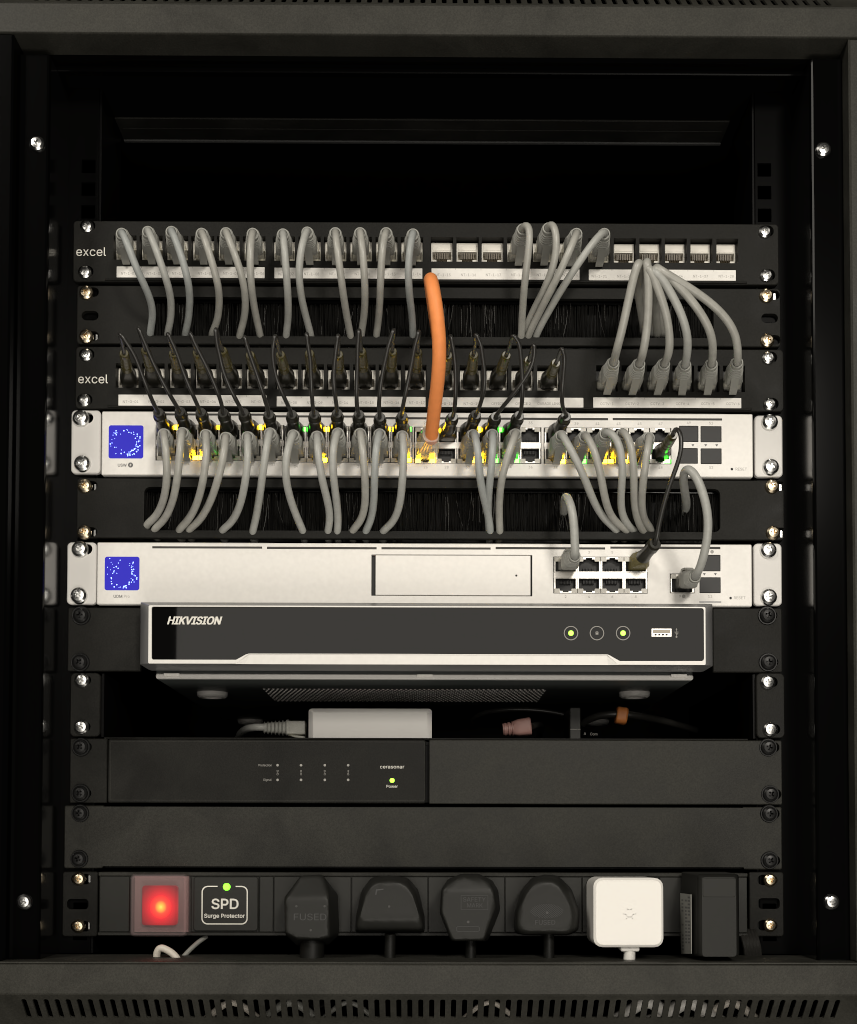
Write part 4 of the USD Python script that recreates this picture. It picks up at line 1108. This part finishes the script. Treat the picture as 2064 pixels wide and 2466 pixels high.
# loose white cord under the red switch
t = thing('loose_cord', 'loop of thin white cord sticking up below the red switch', 'cord', at(*F1(1000, 540), -25))
part('cord', tube(spline([at(*F1(952, 590), -22), at(*F1(952, 535), -24), at(*F1(972, 512), -25), at(*F1(1005, 520), -26), at(*F1(1048, 548), -27), at(*F1(1080, 595), -28)], 40), 2.4), 'white_cord', t)
t = thing('loose_cord', 'straight piece of pale grey cord slanting down below the surge module', 'cord', at(*F1(1150, 540), -8))
part('cord', tube(spline([at(*F1(1250, 440), 0), at(*F1(1200, 475), -4), at(*F1(1150, 520), -8), at(*F1(1100, 575), -12)], 24), 1.6), 'sticker', t)
t = thing('coiled_cord', 'black coiled cord bundle in the lower right corner beneath the power strip', 'cord', at(*F3(1120, 540), -5))
for k in range(5):
    p = at(*F3(1092 + 20 * k, 490), -6)
    part('coil', tube(spline([p + [1, 0, -14], p + [-1, -2, -6], p + [-2, -3, 0], p + [-3, 0, 6], p + [-3, 5, 9]], 14), 1.7, 8), 'black_pvc', t)
# things glimpsed through the lower vent
for k, (u, r_, m_) in enumerate([(560, 4, 'white_cord'), (700, 5, 'sticker'), (840, 3, 'sticker'), (1180, 3, 'white_cord'), (1560, 7, 'white_plastic'), (1660, 8, 'white_plastic'), (1760, 5, 'white_cord')]):
    a = at(u, 2432, 12)
    t = thing('cord_behind_vent', 'pale cord glimpsed through the lower vent slots, ' + ['below the surge module', 'below the angular plug', 'below the domed plug', 'below the faceted plug', 'left below the white adapter', 'right below the white adapter', 'below the black adapter'][k], 'cord', a)
    part('cord', tube(spline([a + [-18 - r_, 8, -9], a + [-8, 1, 2], a + [0, 0, 5], a + [9, 1, 1], a + [18 + r_, 6, -11]], 24), r_ * .6), m_, t)


# ------------------------------------------------------------------ patch cables
def grey_boot(j, tip, y0=-11.0):
    """Ribbed boot from near the panel to the open round end at tip, with the latch cover below."""
    j, tip = np.array(j), np.array(tip)
    t0 = (y0 - j[1]) / (tip[1] - j[1])
    a = j + (tip - j) * t0
    sec = [(0, 5.3, 5.0, 6), (.05, 5.6, 5.4, 6), (.28, 5.6, 5.7, 5), (.42, 5.2, 5.5, 3.5)]
    for k in range(5):
        t = .46 + .09 * k
        w = 5.1 - .22 * k
        sec += [(t, w, w + .3, 2.6), (t + .045, w, w + .3, 2.6), (t + .055, w - .5, w - .2, 2.6), (t + .08, w - .5, w - .2, 2.6)]
    sec += [(.93, 3.8, 3.9, 2), (.985, 3.9, 3.9, 2), (1.0, 3.65, 3.65, 2), (1.0, 3.05, 3.05, 2), (.95, 2.8, 2.8, 2)]
    return loft(a, tip, sec, 24)


def plug_body(j, tip, y0=-13.0, w=5.9, h=4.3):
    j, tip = np.array(j), np.array(tip)
    k = lambda y: j + (tip - j) * (y - j[1]) / (tip[1] - j[1])
    return loft(k(7.0), k(y0), [(0, w - .4, h - .4, 9), (.04, w, h, 9), (1, w, h, 9)], 24)


def latch(j, tip, sgn=-1, lenf=0.5):
    """Latch lever: from the plug's nose, out along the boot, on the side sgn (down -1, up +1)."""
    j, tip = np.array(j), np.array(tip)
    k = lambda y: j + (tip - j) * (y - j[1]) / (tip[1] - j[1])
    w = 2.6
    V = []
    for p, ww in ((k(-3) + [0, 0, sgn * 8.2], w * .95), (k(-14) + [0, 0, sgn * 7.7], w), (k(-25) + [0, 0, sgn * 4.6], w)):
        for dx in (-ww, ww):
            for dz in (-.7, .7):
                V.append(p + [dx, 0, dz])
    V = np.array(V)
    return m3.Manifold.hull_points(V[:8]) + m3.Manifold.hull_points(V[4:])


GUP = 'grey cables from the upper patch panel'
DJ = 38.0


def path3(pts, d0, d1, bulge, power=1.5):
    n = len(pts)
    L = np.concatenate([[0], np.cumsum([math.hypot(pts[k + 1][0] - pts[k][0], pts[k + 1][1] - pts[k][1]) for k in range(n - 1)])])
    L = L / L[-1]
    return [at(*p, -(d0 + (d1 - d0) * s ** power + bulge * math.sin(math.pi * min(1, s * 1.15)) ** 1.0 * (1 - s))) for p, s in zip(pts, L)]


def grey_cable(label, jack, ringp, pts, dtip, group, d1=1.0, bulge=12, lat=-1, jy=3.0, cross=True, tail=(0, 12, -4)):
    j = at(*jack, jy); tip = at(*ringp, -dtip)
    t = thing('patch_cable', label, 'network cable', tip, group)
    part('plug', plug_body(j, tip), 'clear_plastic', t, 25)
    part('boot', grey_boot(j, tip), 'grey_boot', t, 28)
    if lat:
        part('latch', latch(j, tip, lat), 'grey_boot', t, 20)
    ax = (tip - j) / np.linalg.norm(tip - j)
    body = path3(pts, dtip + 7, d1, bulge)
    P = [tip - ax * 7, tip - ax * 2, tip + ax * 2.2] + body
    P += [body[-1] + np.array(tail)]
    part('cable', tube(spline(P, 90, 0.12), 2.4 if group == GUP else 2.52, 14), random.choice(GREYS), t, True)
    return t


def jc(pr, v): return ((pr[0] + pr[1]) / 2, v)


UP = [
    (jc(J1[0], rowv(A1, 325)), A1, (450, 165), [(475, 205), (520, 320), (570, 440), (620, 560), (668, 680), (683, 790), (665, 920)]),
    (jc(J1[1], rowv(A1, 325)), A1, (648, 150), [(678, 205), (730, 350), (775, 480), (805, 580), (822, 700), (815, 830), (797, 920)]),
    (jc(J1[2], rowv(A1, 325)), A1, (825, 150), [(860, 220), (905, 360), (940, 480), (958, 580), (962, 700), (948, 840), (930, 920)]),
    (jc(J1[3], rowv(A1, 325)), A1, (1055, 165), [(1085, 230), (1130, 380), (1165, 500), (1182, 600), (1186, 700), (1165, 840), (1135, 915)]),
    (jc(J1[4], rowv(A1, 325)), A1, (1238, 160), [(1270, 230), (1320, 370), (1358, 500), (1380, 600), (1382, 720), (1367, 850), (1340, 940)]),
    (jc(J1[5], rowv(A1, 325)), A1, (1440, 165), [(1428, 230), (1420, 360), (1424, 480), (1434, 580), (1448, 700), (1470, 820), (1495, 930)]),
    (jc(J2[0], rowv(A1, 330)), A2, (162, 170), [(168, 230), (180, 370), (190, 500), (198, 620), (201, 740), (197, 850), (186, 935)]),
    (jc(J2[1], rowv(A1, 330)), A2, (345, 155), [(318, 210), (293, 330), (285, 450), (293, 570), (312, 700), (345, 830), (368, 915)]),
    (jc(J2[2], rowv(A1, 330)), A2, (558, 160), [(566, 230), (584, 370), (602, 500), (617, 620), (636, 740), (656, 850), (672, 940)]),
    (jc(J2[3], rowv(A1, 330)), A2, (745, 160), [(755, 230), (770, 370), (778, 500), (780, 620), (777, 740), (769, 840), (755, 920)]),
    (jc(J2[4], rowv(A1, 330)), A2, (942, 160), [(925, 220), (908, 340), (903, 480), (896, 620), (888, 740), (880, 850), (868, 930)]),
    (jc(J2[5], rowv(A1, 330)), A2, (1145, 170), [(1130, 230), (1113, 360), (1110, 480), (1118, 600), (1130, 720), (1138, 830), (1145, 935)]),
    (jc(J3[3], rowv(A1, 340)), A3, (468, 130), [(505, 105), (518, 160), (512, 270), (496, 420), (478, 580), (468, 720), (462, 840), (456, 940)]),
    (jc(J3[4], rowv(A1, 340)), A3, (662, 122), [(700, 105), (720, 180), (715, 300), (688, 440), (640, 560), (575, 700), (525, 800), (500, 880)]),
    (jc(J3[5], rowv(A1, 340)), A3, (875, 165), [(855, 210), (815, 310), (760, 430), (700, 550), (630, 690), (565, 820), (510, 940)]),
    (jc(J4[0], rowv(A1, 345)), A3, (1085, 165), [(1040, 185), (960, 290), (880, 405), (810, 510), (735, 630), (655, 770), (572, 930)])]
NUP = ['NT-1-01', 'NT-1-02', 'NT-1-03', 'NT-1-04', 'NT-1-05', 'NT-1-06', 'NT-1-07', 'NT-1-08', 'NT-1-09', 'NT-1-10', 'NT-1-13', 'NT-1-14', 'NT-1-18', 'NT-1-19', 'NT-1-20', 'NT-1-21']
for (jk, zn, rg, pts), nm in zip(UP, NUP):
    grey_cable('grey patch cable in the upper panel socket above label %s, drooping into the brush' % nm, jk, zn(*rg), [zn(*p) for p in pts], DJ, GUP, bulge=8)

# six camera cables: lower patch panel up and over into the upper brush
RP = [B3(1155, 290), B3(1350, 300), B3(1538, 300), B3(1695, 308), B4(672, 302), B4(865, 290)]
CP = [[A3(1180, 1040), A3(1215, 900), A3(1252, 740), A3(1290, 570), A3(1318, 455), A3(1342, 385)],
      [A3(1378, 1060), A3(1403, 900), A3(1416, 720), A3(1418, 560), A3(1412, 440), A3(1405, 380)],
      [A3(1572, 1060), A3(1575, 930), A3(1560, 820), A3(1528, 700), A3(1488, 570), A3(1448, 480), A3(1415, 425)],
      [A3(1712, 1060), A3(1712, 960), A3(1690, 850), A3(1645, 730), A3(1575, 590), A3(1512, 500), A3(1455, 450)],
      [A4(680, 1050), A4(672, 960), A4(640, 860), A4(580, 760), A4(490, 640), A4(405, 540), A4(320, 470), A4(250, 435)],
      [A4(868, 1040), A4(850, 950), A4(800, 840), A4(720, 735), A4(620, 660), A4(520, 590), A4(430, 535), A4(340, 470), A4(262, 430)]]
EN = [A3(1380, 900), A3(1395, 930), A3(1480, 940), A3(1450, 920), A3(1500, 900), A3(1520, 915)]
MD = [A3(1340, 560), A3(1385, 520), A3(1470, 640), A3(1455, 560), A3(1478, 560), A3(1490, 540)]
for k in range(6):
    j = at((H4[k][0] + H4[k][1]) / 2, rowv(B3, 462), 3.0)
    tip = at(*RP[k], -40)
    t = thing('patch_cable', 'grey patch cable arching from the socket labelled CCTV-%d up into the upper brush' % (k + 1), 'network cable', tip, 'grey camera cables at the right of the lower patch panel')
    part('plug', plug_body(j, tip), 'clear_plastic', t, 25)
    part('boot', grey_boot(j, tip), 'grey_boot', t, 28)
    part('latch', latch(j, tip, -1), 'grey_boot', t, 20)
    ax = (tip - j) / np.linalg.norm(tip - j)
    n = len(CP[k])
    up = [at(*p, -(47 + 34 * math.sin(math.pi * .5 * (i + 1) / n))) for i, p in enumerate(CP[k])]
    top = up[-1]
    e = at(*EN[k], 3)
    m = at(*MD[k], -42)
    P = [tip - ax * 7, tip - ax * 2, tip + ax * 2.5] + up + [top * .35 + m * .65 + [0, -9, 0.5], m, e * .6 + m * .4 + [0, 0, 1.5], e, e + [0, 12, 2]]
    part('cable', tube(spline(P, 110, 0.25), 2.62, 14), random.choice(GREYS), t, True)


# black slim cables: lower patch panel to the switch's upper ports
def black_boot_up(j, tip, tilt=.62):
    a = lambda f: j + (tip - j) * f
    base = loft(a(-.02), a(.30), [(0, 5.0, 3.6, 8), (.2, 5.2, 4.2, 5), (.5, 5.5, 4.9, 3.4), (.8, 4.6, 4.6, 2.6), (1, 3.7, 3.9, 2)], 20)
    sec = [(0, 3.7, 3.9, 2)]
    for k in range(4):
        sec += [(.1 + .2 * k, 3.6 - .12 * k, 3.7 - .12 * k, 2), (.24 + .2 * k, 3.6 - .12 * k, 3.7 - .12 * k, 2), (.26 + .2 * k, 3.2, 3.3, 2), (.29 + .2 * k, 3.2, 3.3, 2)]
    sec += [(.97, 3.0, 3.0, 2), (1, 2.6, 2.6, 2), (1, 1.7, 1.7, 2)]
    return base, loft(a(.29), a(tilt), sec, 18)


def black_cable(label, jack, top, pts, ringp, port, dtop=74, dring=38, group='black slim cables from the lower patch panel to the switch'):
    j, tp = at(*jack, 4.0), at(*top, -dtop)
    rg, pt = at(*ringp, -dring), at(*port, 2.0)
    t = thing('slim_patch_cable', label, 'network cable', tp, group)
    base, st = black_boot_up(j, tp + (j - tp) * .0)
    part('plug', base, 'black_boot', t, 30)
    part('boot', st, 'olive_boot', t, 30)
    ax = (tp - j) / np.linalg.norm(tp - j)
    seg = [at(*p, -(dtop + 1 - (dtop - dring - 4) * (i + 1) / (len(pts) + 1) + 5 * math.sin(math.pi * (i + 1) / (len(pts) + 1)))) for i, p in enumerate(pts)]
    ax2 = (rg - pt) / np.linalg.norm(rg - pt)
    P = [j + (tp - j) * .5, j + (tp - j) * .62, j + (tp - j) * .78, j + (tp - j) * .93, tp + [0, -1.5, -.6]] + seg + [rg + ax2 * 3, rg - ax2 * 2, rg - ax2 * 8]
    part('cable', tube(spline(P, 110, 0.12), 1.35, 10), 'black_pvc', t, True)
    k = lambda f: pt + (rg - pt) * f
    part('plug', loft(k(-.1), k(.42), [(0, 5.5, 4.2, 8), (.3, 5.8, 4.8, 6), (.65, 6.2, 5.6, 4), (.9, 5.2, 5.2, 3), (1, 4.4, 4.6, 2.4)], 20), 'black_boot', t, 30)
    part('boot', loft(k(.41), k(1), [(0, 4.2, 4.4, 2.3), (.5, 3.9, 4.0, 2), (.62, 3.8, 3.9, 2), (.63, 4.3, 4.3, 2), (.72, 4.3, 4.3, 2), (.74, 3.7, 3.7, 2), (.95, 3.5, 3.5, 2), (1, 3.0, 3.0, 2), (1, 1.6, 1.6, 2)], 20), 'black_boot', t, 30)


def hc(g, k, y=440): return ((g[k][0] + g[k][1]) / 2, rowv(B1, y))


BK = [
    (hc(H1, 0), B1, (440, 75), [(500, 160), (545, 240), (585, 330), (620, 430), (655, 520), (690, 600)], (725, 668), PORT[0, 0, 0], 'NT-G-01'),
    (hc(H1, 1), B1, (580, 35), [(620, 130), (655, 220), (695, 305), (750, 420), (800, 510), (850, 600)], (888, 660), PORT[0, 1, 0], 'NT-G-02'),
    (hc(H1, 2), B1, (800, 75), [(838, 150), (872, 240), (905, 330), (945, 440), (985, 530), (1020, 610)], (1045, 668), PORT[0, 2, 0], 'NT-G-03'),
    (hc(H1, 3), B1, (970, 70), [(1010, 160), (1050, 240), (1090, 320), (1140, 430), (1180, 530), (1205, 610)], (1215, 672), PORT[0, 3, 0], 'NT-G-04'),
    (hc(H1, 4), B1, (1163, 40), [(1168, 140), (1190, 240), (1212, 330), (1250, 440), (1300, 550), (1345, 630)], (1370, 672), PORT[0, 4, 0], 'NT-G-05'),
    (hc(H1, 5), B1, (1380, 97), [(1402, 180), (1432, 270), (1465, 360), (1500, 470), (1530, 570), (1550, 630)], (1562, 684), PORT[0, 5, 0], 'NT-G-06'),
    (hc(H2, 0), B2, (105, 92), [(85, 180), (88, 280), (105, 380), (140, 480), (180, 580), (208, 630)], (228, 685), PORT[1, 0, 0], 'NT-G-08'),
    (hc(H2, 1), B2, (342, 75), [(352, 170), (366, 260), (374, 360), (376, 470), (382, 580), (390, 630)], (398, 684), PORT[1, 1, 0], 'NT-G-09'),
    (hc(H2, 2), B2, (580, 88), [(565, 170), (555, 260), (547, 360), (547, 470), (560, 570), (567, 620)], (572, 676), PORT[1, 2, 0], 'NT-G-14'),
    (hc(H2, 3), B2, (738, 48), [(728, 150), (724, 250), (724, 360), (718, 480), (716, 590), (728, 640)], (736, 684), PORT[1, 3, 0], 'NT-G-15'),
    (hc(H2, 4), B2, (1000, 48), [(965, 140), (942, 240), (920, 350), (898, 470), (887, 580), (890, 640)], (895, 704), PORT[1, 4, 0], 'NT-G-16'),
    (hc(H2, 5), B2, (1190, 60), [(1162, 150), (1142, 260), (1120, 370), (1095, 490), (1074, 600), (1064, 645)], (1062, 694), PORT[1, 5, 0], 'NT-G-17'),
    (hc(H3, 0, 450), B2, (1430, 92), [(1448, 180), (1460, 270), (1466, 370), (1466, 480), (1464, 590), (1458, 640)], (1446, 700), PORT[2, 1, 0], 'NT-G-18'),
    (hc(H3, 1, 450), B2, (1622, 85), [(1655, 150), (1672, 250), (1682, 360), (1685, 470), (1668, 570), (1645, 620)], (1622, 684), PORT[2, 2, 0], 'NT-G-19'),
    (hc(H3, 2, 450), B3, (395, 92), [(438, 140), (452, 240), (460, 350), (466, 470), (464, 570), (455, 640)], (440, 694), PORT[2, 4, 0], 'OFFICE'),
    (hc(H3, 3, 450), B3, (550, 158), [(556, 220), (540, 290), (505, 380), (440, 470), (370, 560), (310, 640)], (264, 700), PORT[2, 3, 0], 'OFFICE 2'),
    (hc(H3, 4, 450), B3, (762, 190), [(782, 240), (780, 320), (772, 420), (766, 520), (766, 600), (774, 645)], (795, 698), PORT[3, 0, 0], 'GARAGE LINK')]
for jk, zn, tp, pts, rg, pt, nm in BK:
    black_cable({'OFFICE': 'slim black cable from the OFFICE socket, its yellow boot leaning right, down to the switch', 'OFFICE 2': 'slim black cable slanting down leftwards across its neighbour, from the second office socket', 'GARAGE LINK': 'slim black cable from the socket labelled GARAGE LINK, rightmost of its row'}.get(nm, 'slim black cable from the lower panel socket labelled %s to the switch' % nm), jk, zn(*tp), [zn(*p) for p in pts], zn(*rg), pt)

# grey cables: switch's lower ports into the lower brush
GL = [
    ((0, 0), (768, 832), [(B1, 772, 880), (B1, 785, 960), (B1, 790, 1080), (C1, 788, 170), (C1, 772, 290), (C1, 735, 400), (C1, 690, 470), (C1, 642, 512)]),
    ((0, 1), (908, 822), [(B1, 898, 880), (B1, 888, 980), (B1, 876, 1100), (C1, 866, 190), (C1, 838, 310), (C1, 798, 420), (C1, 750, 500), (C1, 700, 545)]),
    ((0, 2), (1085, 838), [(B1, 1090, 900), (B1, 1085, 1000), (B1, 1075, 1110), (C1, 1062, 190), (C1, 1030, 310), (C1, 985, 420), (C1, 935, 500), (C1, 885, 552)]),
    ((0, 3), (1235, 860), [(B1, 1232, 920), (B1, 1215, 1010), (B1, 1190, 1110), (C1, 1170, 200), (C1, 1125, 320), (C1, 1068, 430), (C1, 1010, 510), (C1, 962, 548)]),
    ((0, 4), (1400, 855), [(B1, 1403, 920), (B1, 1400, 1010), (B1, 1394, 1110), (C1, 1382, 200), (C1, 1350, 330), (C1, 1310, 440), (C1, 1265, 510), (C1, 1212, 555)]),
    ((0, 5), (1570, 825), [(B1, 1552, 890), (B1, 1535, 990), (B1, 1520, 1100), (C1, 1508, 190), (C1, 1488, 310), (C1, 1470, 430), (C1, 1455, 510), (C1, 1440, 565)]),
    ((1, 0), (240, 840), [(B2, 215, 900), (B2, 190, 1000), (B2, 180, 1090), (C2, 188, 160), (C2, 210, 280), (C2, 245, 400), (C2, 280, 490), (C2, 312, 560)]),
    ((1, 1), (420, 850), [(B2, 424, 910), (B2, 430, 1000), (B2, 442, 1090), (C2, 462, 180), (C2, 488, 290), (C2, 508, 400), (C2, 515, 480), (C2, 502, 560)]),
    ((1, 2), (578, 825), [(B2, 555, 880), (B2, 540, 980), (B2, 540, 1080), (C2, 545, 160), (C2, 560, 280), (C2, 572, 400), (C2, 577, 490), (C2, 573, 562)]),
    ((1, 3), (745, 828), [(B2, 756, 890), (B2, 768, 990), (B2, 775, 1080), (C2, 782, 170), (C2, 784, 290), (C2, 772, 400), (C2, 740, 500), (C2, 690, 555)]),
    ((1, 4), (892, 832), [(B2, 874, 890), (B2, 864, 990), (B2, 858, 1080), (C2, 854, 170), (C2, 848, 290), (C2, 838, 410), (C2, 818, 500), (C2, 788, 560)]),
    ((1, 5), (1065, 848), [(B2, 1072, 910), (B2, 1074, 1000), (B2, 1070, 1080), (C2, 1066, 170), (C2, 1052, 300), (C2, 1026, 410), (C2, 980, 510), (C2, 920, 560)]),
    ((2, 2), (1600, 838), [(B2, 1624, 880), (B2, 1634, 980), (B3, 135, 1090), (C3, 148, 170), (C3, 172, 290), (C3, 196, 400), (C3, 212, 490), (C3, 222, 560)]),
    ((2, 3), (1745, 835), [(B3, 240, 900), (B3, 238, 1000), (B3, 228, 1090), (C3, 220, 180), (C3, 210, 270), (C3, 206, 360), (C3, 208, 450), (C3, 214, 540)]),
    ((2, 4), (1920, 832), [(B3, 395, 880), (B3, 365, 970), (B3, 335, 1070), (C3, 312, 150), (C3, 296, 280), (C3, 290, 400), (C3, 290, 490), (C3, 294, 562)]),
    ((3, 0), (2267, 845), [(B3, 785, 875), (B3, 835, 960), (B3, 885, 1050), (C3, 920, 130), (C3, 975, 270), (C3, 1035, 390), (C3, 1100, 480), (C3, 1172, 555)]),
    ((3, 1), (2445, 852), [(B3, 972, 890), (B3, 1015, 980), (B3, 1045, 1080), (C3, 1062, 180), (C3, 1088, 310), (C3, 1128, 420), (C3, 1180, 500), (C3, 1250, 555)]),
    ((3, 2), (2600, 830), [(B3, 1145, 835), (B3, 1185, 890), (B3, 1210, 990), (B3, 1218, 1090), (C3, 1216, 200), (C3, 1214, 330), (C3, 1222, 430), (C3, 1250, 505), (C3, 1300, 545)]),
    ((3, 3), (2728, 830), [(B3, 1258, 845), (B3, 1282, 920), (B3, 1296, 1010), (B3, 1304, 1090), (C3, 1308, 200), (C3, 1314, 320), (C3, 1324, 430), (C3, 1346, 510), (C3, 1382, 558)]),
    ((3, 4), (2930, 860), [(B3, 1418, 910), (B3, 1405, 1000), (B3, 1390, 1090), (C3, 1378, 190), (C3, 1370, 320), (C3, 1376, 420), (C3, 1395, 490), (C3, 1432, 540)])]
NM = ['first', 'second', 'third', 'fourth', 'fifth', 'sixth', 'seventh', 'eighth', 'ninth', 'tenth', 'eleventh', 'twelfth', 'thirteenth', 'fourteenth', 'fifteenth', 'sixteenth', 'seventeenth', 'eighteenth', 'nineteenth', 'twentieth']
for k, ((b, c), rg, pts) in enumerate(GL):
    if b == 0: rp_ = B1(*rg)
    else: rp_ = B2(*rg)
    grey_cable('%s grey cable from the left in the switch\'s lower ports, entering lower brush' % NM[k], PORT[b, c, 1], rp_, [z(x, y) for z, x, y in pts], 36, 'grey cables from the switch into the lower brush', bulge=9)

# thick orange cable
pt = at(*PORT[2, 0, 1], 2); rg = at(*B2(1288, 800), -36); mid_ = at(*B2(1270, 900), -24)
t = thing('orange_cable', 'thick orange network cable hanging from the upper brush to a clear plug in the switch', 'network cable', at(*A2(1275, 500), -80))
e = at(*A2(1325, 905), 3)
P = [e + [0, 14, 2], e, at(*A2(1300, 700), -38), at(*A2(1284, 560), -66), at(*A2(1278, 512), -80), at(*A2(1288, 555), -90), at(*A2(1308, 650), -92), at(*A2(1328, 800), -90), at(*A2(1340, 950), -86),
     at(*B2(1342, 230), -80), at(*B2(1338, 350), -73), at(*B2(1328, 470), -65), at(*B2(1312, 600), -54), at(*B2(1298, 720), -42), at(*B2(1288, 820), -32), at(*B2(1284, 875), -25)]
part('cable', tube(spline(P, 120, 0.25), 4.35, 18), 'orange_pvc', t, True)
part('plug', loft(pt + [0, 4, 0], rg + (pt - rg) * .15, [(0, 6.6, 4.6, 9), (.1, 7.2, 5.4, 9), (.5, 7.3, 5.6, 8), (.75, 6.6, 6.6, 4), (1, 5.4, 5.8, 3)], 28), 'clear_plastic', t, 25)
part('inner_wires', [tube(spline([rg + (pt - rg) * .45 + [(-1.5 + w) * .9, 0, 0], rg + (pt - rg) * .65 + [(-1.5 + w) * 1.8, 0, 0], pt + [(-1.5 + w) * 2.2, -6, 0], pt + [(-1.5 + w) * 2.3, -1, 0]], 10), .8, 6) for w in range(4)], 'gold', t)

# gateway cables
e = at(*C3(782, 405), 2)
j, tip = at(*GP[0], 3), at(*C3(862, 750), -34)
t = thing('patch_cable', 'short grey patch cable from the lower brush to the gateway\'s first port', 'network cable', tip)
part('plug', plug_body(j, tip, -14), 'clear_plastic', t, 25)
part('boot', grey_boot(j, tip), 'grey_boot', t, 28)
part('latch', latch(j, tip, 1), 'grey_boot', t, 20)
P = [e + [0, 12, 0], e, at(*C3(782, 340), -18), at(*C3(798, 308), -34), at(*C3(820, 330), -43), at(*C3(842, 430), -46), at(*C3(856, 560), -44), at(*C3(864, 680), -40), at(*C3(863, 735), -37), tip + (j - tip) * .1, tip + (j - tip) * .25]
part('cable', tube(spline(P, 90, 0.12), 2.75, 14), 'grey_pvc', t, True)

e = at(*C4(478, 385), 2)
c9 = at(*C4(452, 955), 3); tip = at(*C4(548, 905), -34)
t = thing('patch_cable', 'grey patch cable looping from the lower brush into the gateway port marked 9', 'network cable', tip)
part('plug', plug_body(c9, tip, -14), 'clear_plastic', t, 25)
part('boot', grey_boot(c9, tip), 'grey_boot', t, 28)
part('latch', latch(c9, tip, 1), 'grey_boot', t, 20)
P = [e + [0, 12, 0], e, at(*C4(472, 290), -24), at(*C4(462, 190), -46), at(*C4(466, 118), -58), at(*C4(492, 92), -64), at(*C4(535, 125), -67), at(*C4(585, 225), -67), at(*C4(622, 340), -65), at(*C4(642, 460), -62), at(*C4(640, 590), -57), at(*C4(618, 720), -50), at(*C4(588, 820), -44), at(*C4(562, 880), -39), tip + (c9 - tip) * .12, tip + (c9 - tip) * .26]
part('cable', tube(spline(P, 100, 0.12), 2.75, 14), 'grey_pvc', t, True)

jp, tp = at(*PORT[3, 5, 1], 3), at(*B3(1632, 800), -52)
pt, rg = at(*GP[3], 2), at(*C3(1468, 655), -38)
t = thing('slim_patch_cable', 'slim black patch cable from the last lower switch port down to the gateway', 'network cable', tp)
base, st = black_boot_up(jp, tp, .8)
part('plug', base, 'black_boot', t, 30)
part('boot', st, 'olive_boot', t, 30)
P = [jp + (tp - jp) * .6, jp + (tp - jp) * .78, tp + [-1, -.5, -.3], at(*B3(1655, 815), -56), at(*B3(1668, 900), -57), at(*B3(1652, 1000), -56), at(*B3(1622, 1100), -55), at(*C3(1592, 180), -53), at(*C3(1550, 310), -50), at(*C3(1518, 430), -47), at(*C3(1494, 540), -45), at(*C3(1480, 610), -42), rg + (rg - pt) * .02, rg + (pt - rg) * .2]
part('cable', tube(spline(P, 100, 0.12), 1.5, 10), 'black_pvc', t, True)
k = lambda f: pt + (rg - pt) * f
part('plug', loft(k(-.1), k(.4), [(0, 5.5, 4.2, 8), (.3, 5.9, 4.8, 7), (.7, 6.2, 5.2, 5), (1, 4.4, 4.6, 2.6)], 20), 'smoke_plastic', t, 30)
part('boot', loft(k(.3), k(1), [(0, 4.8, 4.8, 2.6), (.4, 4.2, 4.2, 2), (.72, 4.1, 4.1, 2), (.73, 4.6, 4.6, 2), (.95, 4.5, 4.5, 2), (1, 3.6, 3.6, 2), (1, 1.6, 1.6, 2)], 20), 'black_boot', t, 30)
